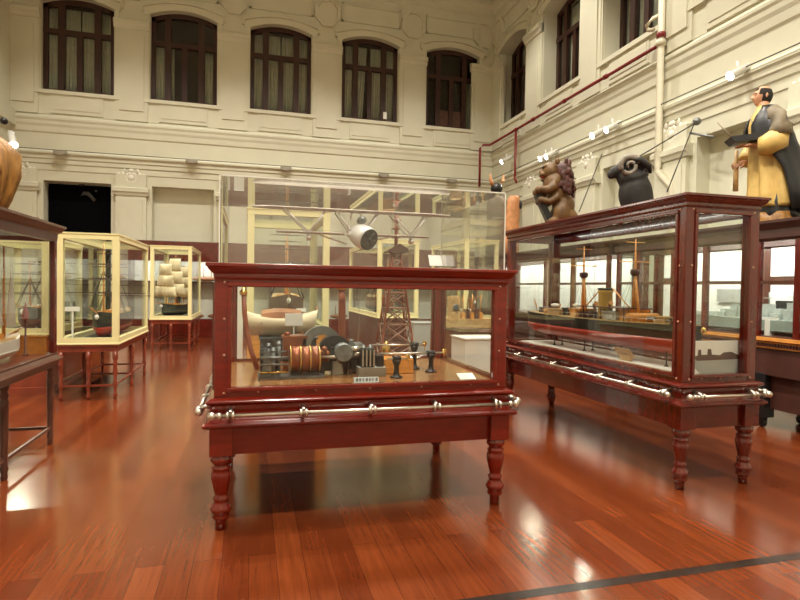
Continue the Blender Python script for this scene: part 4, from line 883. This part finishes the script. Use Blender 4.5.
for sy in (-1, 1):
    b = MB(); q = headpt(1.58, sy*.40); b.ball(q+Vector((-.004, 0, 0)), .0095, 10, 7); b.xf(TI); b.xf(FR); b.build('eye', 'black', t)
    b = MB(); b.tube([headpt(1.40, sy*.15, .015), headpt(1.36, sy*.4, .015), headpt(1.42, sy*.62, .01)], .0035, 6); b.xf(TI); b.xf(FR); b.build('eyebrow', 'hair', t)
b = MB(); b.tube([headpt(2.11, -.3, .0), headpt(2.11, 0, .01), headpt(2.11, .3, .0)], .004, 6); b.xf(TI); b.xf(FR); b.build('mouth', 'reddish', t)
# tray with rods and hanging staff
tr = MB(); tr.prism([(.16, .96), (.52, .93), (.58, .99), (.56, 1.0), (.18, 1.03)], .0, .24, ID); tr.xf(FR); tq = tag(tr.build('tray', 'cape', origin=SB+Vector((-.4, -.2, .95))), 'long black tray held out by the friar statue', 'tray')
for i, (x0_, y0_, x1_, y1_, zz) in enumerate(((.50, .1, .66, .02, 1.22), (.24, .16, .34, .10, 1.22))):
    b = MB(); b.tube([(x0_, y0_, .99), (x1_, y1_, zz)], .008, 8); b.xf(FR); b.build('rod', 'shawl', tq)
b = MB(); b.tube([(.42, -.07, .90), (.42, -.07, .72), (.42, -.07, .42)], [.018, .026, .03], 10); b.xf(FR); tag(b.build('wooden_staff', 'tan', origin=SB+Vector((-.4, 0, .4))), 'short wooden rod hanging from the friar statue hand', 'rod')
# ------------------------------------------------------------------ left dark case
lx0, lx1, ly0, ly1 = -2.95, -1.755, 3.55, 5.83
t = thing('display_case', 'brown wooden display case with slim legs at the left edge', 'display case', ((lx0+lx1)/2, (ly0+ly1)/2, 0))
MB().rect(lx0, lx1, ly0, ly1, [(-.06, 1.88), (0, 1.88), (.005, 1.95), (.03, 1.965), (.05, 2.0), (.06, 2.005), (.06, 2.025), (-.06, 2.03)]).build('cornice', 'oldwood', t)
MB().box(lx0, lx1, ly0, ly1, 2.0, 2.027).build('top_board', 'oldwood', t)
MB().rect(lx0, lx1, ly0, ly1, [(-.05, .72), (-.01, .72), (-.01, .775), (.045, .785), (.045, .80), (.015, .81), (.0, .835), (.005, .85), (-.05, .85)]).build('apron', 'oldwood', t)
MB().box(lx0+.01, lx1-.01, ly0+.01, ly1-.01, .80, .842).build('display_floor', 'tablewood', t)
for x in (lx0, lx1-.05):
    for y in (ly0, ly1-.055): MB().box(x, x+.05, y, y+.055, .85, 1.89).build('corner_post', 'mahogany_dark', t, bevel=.006)
for a in ((lx1-.026, lx1-.020, ly0+.05, ly1-.05), (lx0+.02, lx0+.026, ly0+.05, ly1-.05), (lx0+.05, lx1-.05, ly1-.03, ly1-.024), (lx0+.05, lx1-.05, ly0+.024, ly0+.03)): MB().box(*a, .848, 1.882).build('glass_pane', 'glass', t)
LP2 = [(.020, 0), (.026, .02), (.020, .05), (.030, .08), (.022, .11), (.024, .2), (.03, .55), (.032, .60), (.022, .62), (.034, .64), (.022, .67), (.034, .70), (.034, .73)]
for x in (lx0+.05, lx1-.04):
    for y in (ly0+.05, 4.79, ly1-.05): MB().lathe((x, y, 0), LP2, 14).build('leg', 'oldwood', t)
for x in (lx0+.05, lx1-.04): MB().box(x-.011, x+.011, ly0+.05, ly1-.05, .14, .165).build('stretcher', 'oldwood', t)
for y in (ly0+.05, 4.79, ly1-.05): MB().box(lx0+.05, lx1-.04, y-.011, y+.011, .14, .165).build('stretcher', 'oldwood', t)
# its white yacht model
YX = -2.0; t = thing('yacht_model', 'white sailing ship model with pale sails in the left edge case', 'ship model', (YX, 4.9, .842))
hull(t, 5.62, 4.2, YX, .30, .875, .95, 1.03, 'whitehull', 'whitehull', 'tan', .03)
q = MB(); 
for y in (4.5, 5.1): q.box(YX-.04, YX+.04, y-.012, y+.012, .842, .93)
q.build('cradle', 'oldwood', t)
q = MB(); q.tube([(YX, 5.33, 1.0), (YX, 5.33, 1.80)], [.014, .006], 8); q.tube([(YX, 5.4, 1.04), (YX, 5.70, 1.09)], .008, 6); q.build('mast', 'ochre', t)
for (y0_, y1_, z0_, z1_) in ((5.36, 5.56, 1.12, 1.62), (4.90, 5.30, 1.14, 1.72)):
    q = MB(); q.prism([(y0_, z0_), (y1_, z0_), (y0_ if y0_ > 4.7 else y1_, z1_)], YX-.004, YX+.004, lambda a, d, z: Vector((d+.05*math.sin((z-1.1)*4), a, z))); q.build('sail', 'whitehull', t)
for y in (4.4, 4.95, 5.1): q = MB(); q.box(YX-.06, YX+.06, y-.07, y+.07, 1.02, 1.08); q.build('deckhouse', 'ochre', t)
p = aty(25.5, 320, 5.66); t = thing('buoy_model', 'small red buoy shaped model in the left edge case', 'buoy model', (p.x, 5.66, .842))
b = MB(); b.lathe((p.x, 5.66, .842), [(.025, 0), (.025, .015), (.008, .02), (.008, .34)], 12); b.build('stand', 'oldwood', t); b = MB(); b.lathe((p.x, 5.66, 1.17), [(.01, -.01), (.026, 0), (.028, .05), (.02, .08), (.010, .10), (.004, .15)], 14); b.build('buoy', 'reddish', t)
p = aty(30, 322, 5.72); b = MB(); b.box(p.x-.16, p.x+.12, 5.73, 5.78, .842, 1.0); b.box(p.x-.17, p.x+.13, 5.725, 5.785, 1.0, 1.012); on('wooden_box', 'ochre', b, 'low brown wooden box at the end of the left edge case', 'box', (p.x, 5.7, .842))
# golden statue top left
GP = Vector((-2.17, 5.25, 2.028)); t = thing('statue', 'golden robed figure cut by the left edge, standing on the brown case', 'statue', GP)
b = MB(); rr = lambda cx, z, rx, ry, amp, k, ph: [Vector((GP.x+cx+rx*(1+amp*math.sin(k*a+ph)+.6*amp*math.sin(2.3*k*a))*math.cos(a), GP.y+ry*(1+amp*math.sin(k*a+ph))*math.sin(a), GP.z+z)) for a in [2*PI*i/48 for i in range(48)]]
b.rings([rr(-.03, 0, .19, .19, .10, 9, 0), rr(-.01, .14, .225, .21, .13, 9, .4), rr(.02, .34, .26, .23, .13, 9, .8), rr(.03, .52, .265, .22, .10, 9, 1.2), rr(.0, .61, .23, .21, .06, 9, 1.5), rr(-.04, .69, .16, .17, .02, 9, 1), rr(-.06, .75, .08, .09, 0, 9, 1)]); b.build('robe', 'gold', t)
b = MB(); b.tube([(GP.x-.06, GP.y, GP.z+.70), (GP.x-.06, GP.y, GP.z+.80)], .06); b.ball((GP.x-.06, GP.y, GP.z+.88), (.09, .10, .12)); b.build('head', 'lionbody', t)
b = MB(); b.tube([(GP.x+.16, GP.y-.10, GP.z+.5), (GP.x+.20, GP.y-.2, GP.z+.36), (GP.x+.10, GP.y-.26, GP.z+.26)], [.07, .065, .05], 12); b.build('sleeve', 'gold', t)
b = MB(); b.tube([(GP.x+.28, GP.y+.0, GP.z), (GP.x+.42, GP.y+.1, GP.z+.005)], .018, 8); on('gilt_fragment', 'leather', b, 'small carved fragment lying beside the golden robed figure', 'fragment', (GP.x+.35, GP.y, GP.z))
# ------------------------------------------------------------------ cream cabinets
TL = [(.018, 0), (.024, .02), (.030, .05), (.018, .08), (.020, .14), (.030, .17), (.030, .22), (.020, .25), (.030, .36), (.022, .44), (.036, .47), (.020, .50), (.034, .54), (.034, .64)]
def cream_cabinet(label, x0, x1, y0, y1, zb, zt, base, ft=.078, tone='cream'):
    t = thing('glass_cabinet', label, 'glass cabinet', ((x0+x1)/2, (y0+y1)/2, 0), 'cream framed glass cabinets')
    for x in (x0, x1-ft):
        for y in (y0, y1-ft): MB().box(x, x+ft, y, y+ft, zb, zt).build('corner_post', tone, t, bevel=.004)
    MB().rect(x0, x1, y0, y1, [(-ft, zt-ft), (.003, zt-ft), (.003, zt-.02), (.012, zt-.015), (.012, zt+.004), (-ft, zt+.004)]).build('top_rail', tone, t)
    MB().rect(x0, x1, y0, y1, [(-ft, zb), (.0, zb), (.012, zb), (.012, zb+.015), (.003, zb+.02), (.003, zb+ft*1.1), (-ft, zb+ft*1.1)]).build('bottom_rail', tone, t)
    for a in ((x0+ft, x1-ft, y0+.02, y0+.026), (x0+ft, x1-ft, y1-.026, y1-.02), (x0+.02, x0+.026, y0+ft, y1-ft), (x1-.026, x1-.02, y0+ft, y1-ft)): MB().box(*a, zb+ft*.9, zt-ft*.9).build('glass_pane', 'glass', t)
    MB().box(x0+ft*.8, x1-ft*.8, y0+ft*.8, y1-ft*.8, zt-.02, zt-.014).build('glass_top', 'glass', t)
    MB().box(x0+.01, x1-.01, y0+.01, y1-.01, zb-.004, zb+.02).build('display_floor', 'darkgrey', t)
    if base == 'table':
        MB().rect(x0, x1, y0, y1, [(-.05, zb-.095), (-.015, zb-.095), (-.015, zb-.03), (.005, zb-.025), (.005, zb-.002), (-.05, zb-.002)]).build('table_rail', 'tablewood', t)
        n = 3
        xs = [x0+.045+(x1-x0-.09)*i/1 for i in range(2)]; ys = [y0+.045+(y1-y0-.09)*i/2 for i in range(3)]; k = (zb-.09)/.64
        for i, x in enumerate(xs):
            for y in ys: MB().lathe((x, y, 0), [(r, h*k) for r, h in TL], 12).build('leg', 'tablewood', t)
        for x in xs: MB().box(x-.012, x+.012, ys[0], ys[-1], .165, .19).build('stretcher', 'tablewood', t)
        for y in ys: MB().box(xs[0], xs[1], y-.012, y+.012, .165, .19).build('stretcher', 'tablewood', t)
        xm = (x0+x1)/2; MB().lathe((xm, y0+.045, 0), [(r, h*k) for r, h in TL], 12).build('leg', 'tablewood', t)
    elif base:
        MB().box(x0+.005, x1-.005, y0+.005, y1-.005, 0, zb-.004).build('base', base, t, bevel=.006)
        MB().rect(x0, x1, y0, y1, [(-.02, .0), (.015, 0), (.015, .10), (-.02, .11)]).build('skirting', base, t)
    return t
cream_cabinet('cream framed glass cabinet at the left holding the black and red ship', -2.385, -1.665, 7.88, 10.0, .712, 2.14, 'table')
cream_cabinet('small cream framed glass cabinet farther back with the full sailed ship', -2.18, -1.31, 13.33, 15.6, .71, 2.365, 'table')
cream_cabinet('cream framed cabinet seen through the brown case at the left edge', -3.55, -2.62, 8.35, 9.9, .80, 2.10, 'tablewood')
cream_cabinet('tall cream framed cabinet behind the left half of the central case', -.05, .86, 6.35, 7.85, .97, 2.365, 'ochre', .075)
cream_cabinet('cream framed cabinet on brown base seen beside the lattice tower', 2.16, 2.92, 9.6, 12.6, .96, 2.365, 'leather', .075)
cream_cabinet('cream framed cabinet seen through the right end of the acrylic cover', 3.58, 4.20, 9.0, 10.9, .96, 2.365, 'leather', .065)
# ship in cabinet 1
def sailing_ship(label, cx, y0, y1, zb, beam, hd, masts, m_low, m_up, sails, top, name='sailing_ship_model'):
    t = thing(name, label, 'ship model', (cx, (y0+y1)/2, zb))
    hull(t, y0, y1, cx, beam, zb+.04, zb+.04+hd*.45, zb+.04+hd, m_low, m_up, 'tan', .05)
    q = MB()
    for u in (.3, .7): y = y0+(y1-y0)*u; q.box(cx-.05, cx+.05, y-.015, y+.015, zb, zb+.08)
    q.build('cradle', 'oldwood', t); zd = zb+.04+hd; dr_ = 1 if y1 > y0 else -1
    for mi_, (u, h_) in enumerate(masts):
        y = y0+(y1-y0)*u; b = MB(); b.tube([(cx, y, zd-.02), (cx, y, zd+h_)], [.014, .005], 8); m_ = b.build('mast', 'ochre', t)
        for k in range(4 if not sails else 3):
            z = zd+h_*(.30+.2*k) if not sails else zd+h_*(.42+.25*k); L_ = beam*(1.25-.24*k) if not sails else beam*(.98-.2*k); q = MB(); q.tube([(cx-L_, y-.02*dr_, z), (cx, y-.02*dr_, z+.004), (cx+L_, y-.02*dr_, z)], [.004, .010, .004], 6); q.build('yard', 'crownwood', m_)
            if sails:
                q = MB(); R = []; zl = z-h_*.28+(.05 if k == 0 else .02)
                for i in range(9):
                    uu = i/8*2-1; row = []
                    for j in range(6): v = j/5; w_ = L_*(.92+.16*(1-v)); row.append(Vector((cx+uu*w_, y-dr_*(.03+.045*math.sin(PI*v)*(1-uu*uu*.6)), zl+(z-zl)*v)))
                    R.append(row+[p+Vector((0, .004*dr_, 0)) for p in row[::-1]])
                q.rings(R); q.build('sail', 'sail', m_)
        q = MB()
        for s_ in (-1, 1):
            for d in (-.10, -.03, .04): q.tube([(cx+s_*beam*.5, y+d, zd), (cx, y, zd+h_*.62)], .004, 4)
        q.tube([(cx, y, zd+h_*.98), (cx, y0-dr_*.18, zd+.08)], .002, 4); q.build('rigging', 'cable', m_)
    q = MB(); q.tube([(cx, y0+.06*dr_, zd), (cx, y0-.30*dr_, zd+.11)], [.012, .005], 8); q.build('bowsprit', 'ochre', t)
    q = MB(); q.ball((cx, y0-.03*dr_, zd-.02), (.025, .05, .035)); q.build('figurehead', 'card', t)
    for u in (.25, .5, .8): y = y0+(y1-y0)*u; q = MB(); q.box(cx-beam*.28, cx+beam*.28, y-.06, y+.06, zd-.01, zd+.04); q.build('deckhouse', 'ochre' if u < .6 else 'whitehull', t)
    return t
sailing_ship('model sailing ship with black and red hull and bare masts in the left cream cabinet', -1.97, 8.12, 9.7, .735, .36, .30, [(.2, .98), (.52, .95), (.82, .8)], 'hullred', 'darkhull', False, 0)
sailing_ship('dark hulled ship model in the cabinet behind the brown left case', -3.0, 8.6, 9.6, .823, .34, .26, [(.25, .7), (.7, .75)], 'leather', 'darkhull', False, 0)
sailing_ship('brown hulled ship model in the cabinet beside the lattice tower', 2.52, 9.95, 11.9, .983, .38, .28, [(.2, .75), (.5, .8), (.8, .65)], 'leather', 'boatwood', False, 0)
sailing_ship('pale hulled ship model in the cabinet behind the acrylic cover', 3.89, 9.3, 10.6, .983, .34, .26, [(.25, .75), (.7, .8)], 'whitehull', 'boatwood', False, 0)
b = MB(); p = aty(72.5, 309, 8.15); b.box(p.x-.09, p.x+.09, 8.14, 8.15, p.z-.03, p.z+.03); b.box(p.x-.01, p.x+.01, 8.15, 8.16, .735, p.z); on('label_card', 'card', b, 'white label on a stalk left of the ship in the cream cabinet', 'card', (p.x, 8.15, .735))
b = MB(); p = aty(71, 275, 9.85); b.box(p.x-.14, p.x+.14, 9.86, 9.87, p.z-.42, p.z+.62); b.box(p.x-.02, p.x+.02, 9.87, 9.885, .735, p.z); on('text_panel', 'white', b, 'tall white text panel at the back of the left cream cabinet', 'panel', (p.x, 9.87, .735))
sailing_ship('model ship under full pale sails in the small far cabinet', -1.76, 13.75, 14.75, .735, .28, .24, [(.16, 1.05), (.5, 1.2), (.82, 1.0)], 'darkhull', 'darkhull', True, 0).rotation_euler = (0, 0, -.5)
sailing_ship('dark hulled model ship seen bow on in the tall cabinet behind the central case', .42, 6.6, 7.6, .995, .40, .32, [(.3, .85), (.7, .8)], 'shawl', 'leather', False, 0)
# dory on grey pedestal
t = thing('pedestal', 'dark grey pedestal under the wooden boat behind the central case', 'pedestal', (.32, 5.72, 0))
MB().box(.09, .62, 5.46, 6.0, 0, .985).build('body', 'darkgrey', t, bevel=.004)
MB().box(.075, .635, 5.445, 6.015, .985, 1.0).build('top', 'darkgrey', t)
t = thing('boat_model', 'pale planked open boat model on the dark grey pedestal', 'boat model', (.29, 5.72, 1.0))
R1_, R2_ = [], []
n = 20
for i in range(n+1):
    u = i/n*2-1; x = .285+u*.335; hb = .22*max(.04, (1-abs(u)**2.4)); zs_ = .185+.06*abs(u)**2.2; kz = 1.0+.02*abs(u)**3
    sec = [(0, kz), (-hb*.55, kz+.012), (-hb*.88, kz+zs_*.5), (-hb, kz+zs_), (-hb+.012, kz+zs_), (-hb*.82, kz+zs_*.5), (-hb*.45, kz+.03), (0, kz+.02)]
    full_ = [Vector((x*1.0+(.03*(z-1.0)/.2*u), 5.72+y, z)) for y, z in sec]; other = [Vector((p.x, 11.44-p.y, p.z)) for p in full_[::-1]][1:-1]
    R1_.append(full_+other)
b = MB(); b.rings(R1_); b.build('hull', 'boathull', t)
for x in (.12, .29, .45): MB().box(x-.03, x+.03, 5.56, 5.88, 1.13, 1.145).build('thwart', 'boatwood', t)
b = MB(); b.box(.10, .50, 5.60, 5.84, 1.03, 1.05); b.build('floor_boards', 'boatwood', t)
b = MB(); R = []
for i in range(11): u = i/10*2-1; R.append([Vector((.30+u*.20, 5.78+y, z)) for y, z in ((-.12, 1.15), (-.10, 1.24-.02*u*u), (.10, 1.27-.02*u*u), (.12, 1.15))])
b.rings(R, smooth=False); b.build('canvas_cover', 'boatwood', t)
for s_ in (-1, 1): b = MB(); b.tube([(.29+s_*.34, 5.72, 1.18), (.29+s_*.365, 5.72, 1.30)], .010, 6); b.build('stem_post', 'boatwood', t)
for i, (px, py, w_, h_, Y, lab) in enumerate(((294, 319.5, .085, .06, 5.49, 'white card on the side of the pale boat'), (278, 310, .055, .018, 6.12, 'left small white label behind the pale boat'), (301, 310, .055, .018, 6.12, 'right small white label behind the pale boat'))):
    p = aty(px, py, Y); b = MB(); b.box(p.x-w_, p.x+w_, Y, Y+.004, p.z-h_, p.z+h_)
    if i: b.box(p.x-.004, p.x+.004, Y+.004, Y+.01, 0, p.z)
    else: b.box(p.x-.005, p.x+.005, Y+.004, Y+.012, 1.0005, p.z)
    on('label_card', 'card', b, lab, 'card', (p.x, Y, p.z-h_))
# white pedestals, chest, diorama
b = MB(); b.box(2.22, 2.60, 7.5, 7.9, 0, 1.0); b.rect(2.22, 2.60, 7.5, 7.9, [(-.02, 1.0), (.01, 1.0), (.01, 1.015), (-.02, 1.015)]); on('pedestal', 'grey', b, 'light grey pedestal left of the central case rear post', 'pedestal', (2.4, 7.7, 0))
b = MB(); b.box(2.10, 2.52, 5.25, 5.65, 0, .985); b.rect(2.10, 2.52, 5.25, 5.65, [(-.02, .985), (.01, .985), (.01, 1.0), (-.02, 1.0)]); on('pedestal', 'white', b, 'white pedestal seen through the right side of the central case', 'pedestal', (2.3, 5.45, 0))
b = MB(); p = aty(238.5, 305, 6.6); b.box(p.x-.06, p.x+.05, 6.6, 6.64, 0, p.z+.45); on('information_panel', 'white', b, 'narrow white panel just left of the tall cabinet base', 'panel', (p.x, 6.6, 0))
t = thing('ship_diorama', 'brown wooden deck diorama with round porthole beyond the rear post', 'diorama', (3.45, 8.2, 0))
A = aty(452, 296, 8.2); B = aty(492, 319, 8.2)
MB().box(A.x, B.x, 8.2, 8.7, 0, B.z-.14).build('stand', 'leather', t); MB().box(A.x-.02, B.x+.02, 8.18, 8.72, B.z-.14, B.z-.0).build('deck_base', 'tan', t)
MB().box(A.x, A.x+.15, 8.22, 8.4, B.z, A.z).build('bulkhead', 'tan', t)
b = MB(); b.lathe((A.x+.075, 8.20, (A.z+B.z)/2), [(.035, 0), (.055, 0), (.055, .02), (.035, .02)], 20, 'y'); b.build('porthole', 'iron', t)
for i in range(5): x = A.x+.20+i*.075; b = MB(); b.box(x, x+.05, 8.25, 8.4, B.z, B.z+.10+.05*(i % 2)); b.tube([(x+.02, 8.3, B.z+.1), (x+.04, 8.3, A.z+.03)], .008, 6); b.build('deck_fitting', 'leather' if i % 2 else 'ochre', t)
for i, (px, py) in enumerate(((465, 333), (478, 336), (489, 334))):
    p = aty(px, py, 7.0+.3*i); b = MB(); b.box(p.x-.14, p.x+.14, p.y-.15, p.y+.15, 0, p.z+.06); b.box(p.x-.15, p.x+.15, p.y-.16, p.y+.16, p.z+.045, p.z+.07)
    on('wooden_chest', 'leather', b, ['dark brown chest left of two behind the white pedestal', 'middle dark brown chest behind the white pedestal', 'rightmost dark brown chest behind the white pedestal'][i], 'chest', (p.x, p.y, 0))
# ------------------------------------------------------------------ showcases along the back wall
for i in range(4):
    x0 = -3.30+i*2.58; x1 = x0+2.52; y0, y1 = 16.72, 17.24
    t = thing('long_showcase', ['dark red wall showcase at the left end of the back wall', 'dark wall showcase behind the tall cream cabinet', 'dark wall showcase behind the lattice tower', 'dark wall showcase at the right end of the back wall'][i], 'showcase', ((x0+x1)/2, y1, 0))
    MB().box(x0, x1, y0, y1, 2.16, 2.72).build('crown', 'mahogany_dark', t, bevel=.01); MB().box(x0, x1, y0, y1, 0, .53).build('base', 'mahogany_dark', t, bevel=.01)
    MB().box(x0+.02, x1-.02, y1-.04, y1, .53, 2.16).build('white_back', 'white', t)
    for x in (x0, (x0+x1)/2-.04, x1-.08): MB().box(x, x+.08, y0+.02, y1, .53, 2.16).build('upright', 'crownwood', t)
    MB().box(x0+.08, x1-.08, y0+.05, y1-.05, 1.55, 1.60).build('shelf', 'crownwood', t)
    MB().box(x0+.05, x1-.05, y0+.03, y0+.036, .53, 2.16).build('glass_pane', 'glass', t)
for i, (x, z) in enumerate(((-1.25, 1.601), (-1.6, .531), (-.95, .531), (.3, 1.601), (2.6, .531))):
    b = MB(); b.ball((x, 16.95, z+.07), (.28, .07, .07), 12, 8); b.tube([(x-.1, 16.95, z+.1), (x-.1, 16.95, z+.4)], .01); b.tube([(x+.12, 16.95, z+.1), (x+.12, 16.95, z+.35)], .01); b.box(x-.1, x+.1, 16.91, 16.99, z, z+.02)
    on('half_model', 'boatwood', b, ['small brown ship model on the upper shelf, back wall showcase at left', 'small brown ship model low in the left back showcase, left one', 'small brown ship model low in the left back showcase, right one', 'small brown ship model on the shelf behind the tall cabinet', 'small brown ship model low behind the lattice tower'][i], 'ship model', (x, 16.95, z), 'small ship models in the wall showcases')
# ------------------------------------------------------------------ lights
def strip(name, parent, c, sx, sy, e, rx, ry=0):
    l = bpy.data.lights.new(name, 'AREA'); l.energy = e; l.color = (1, .97, .88); l.shape = 'RECTANGLE'; l.size = sx; l.size_y = sy
    o = bpy.data.objects.new(name, l); COL.objects.link(o); o.location = c; o.rotation_euler = (rx, ry, 0); return o
for i in range(4): strip('showcase_fill', None, (-3.30+i*2.58+1.26, 16.80, 2.13), 2.3, .05, 15, math.radians(32))  # added fill lights without fixtures, brighten the white showcase backs
strip('case_fill', None, (3.468, 4.95, 2.195), .05, 2.7, 9, 0)  # added fill light under the top board, no fixture, lifts the dim ship
for y in (4.2, 5.4, 6.6, 8.3, 9.5, 10.9, 12.3): strip('case_fill', None, (5.60, y, 2.24), .05, 1.1, 38, 0, math.radians(-38))  # added fixtureless fill lights that whiten the panels in the tall cases
def area(name, loc, size, e, col=(1, .88, .68), rot=(0, 0, 0), sy=None):
    l = bpy.data.lights.new(name, 'AREA'); l.energy = e; l.color = col; l.size = size
    if sy: l.shape = 'RECTANGLE'; l.size_y = sy
    o = bpy.data.objects.new(name, l); COL.objects.link(o); o.location = loc; o.rotation_euler = rot; return o
def spot(name, loc, tgt, e, ang=60, rad=.06, col=(1, .93, .78), blend=.6):
    l = bpy.data.lights.new(name, 'SPOT'); l.energy = e; l.color = col; l.spot_size = math.radians(ang); l.shadow_soft_size = rad; l.spot_blend = blend
    o = bpy.data.objects.new(name, l); COL.objects.link(o); o.location = loc
    o.rotation_euler = (Vector(tgt)-Vector(loc)).to_track_quat('-Z', 'Y').to_euler(); return o
for x, y, e_ in ((.8, -1.2, 2900), (.8, 3.4, 1500), (-3.4, -1.2, 350), (5.0, -1.2, 350), (-3.6, 3.4, 500), (5.2, 3.4, 500), (-3.4, 8, 1300), (.8, 8, 1400), (5.0, 8, 1000), (-3.4, 12.6, 900), (.8, 12.6, 900), (5.0, 12.6, 900)):
    spot('ceiling_lamp', (x, y, H-.4), (x, y, 0), e_*1.15, 114 if y > 5 else 124, .3, (1, .93, .80), .45)
for i, p in enumerate(SPOTS): spot('spot_lamp', Vector(p)+Vector((-.1 if i < 6 else .1, -.1, -.08)), Vector(p)+(Vector((-4.2, -2.5, -4.3)) if i < 6 else Vector((4, -4, -4.3))), 45 if i < 6 else 500, 75)
w = bpy.data.worlds.new('world'); sc.world = w; w.use_nodes = True; w.node_tree.nodes['Background'].inputs[0].default_value = (1, .9, .75, 1); w.node_tree.nodes['Background'].inputs[1].default_value = .02
sc.view_settings.view_transform = 'Standard'; sc.view_settings.look = 'None'; sc.view_settings.exposure = .14; sc.view_settings.gamma = 1
sc.cycles.max_bounces = 10; sc.cycles.transparent_max_bounces = 48; sc.cycles.glossy_bounces = 6; sc.cycles.diffuse_bounces = 5
sc.cycles.caustics_reflective = False; sc.cycles.caustics_refractive = False; sc.cycles.use_denoising = True
sc.cycles.sample_clamp_indirect = 6
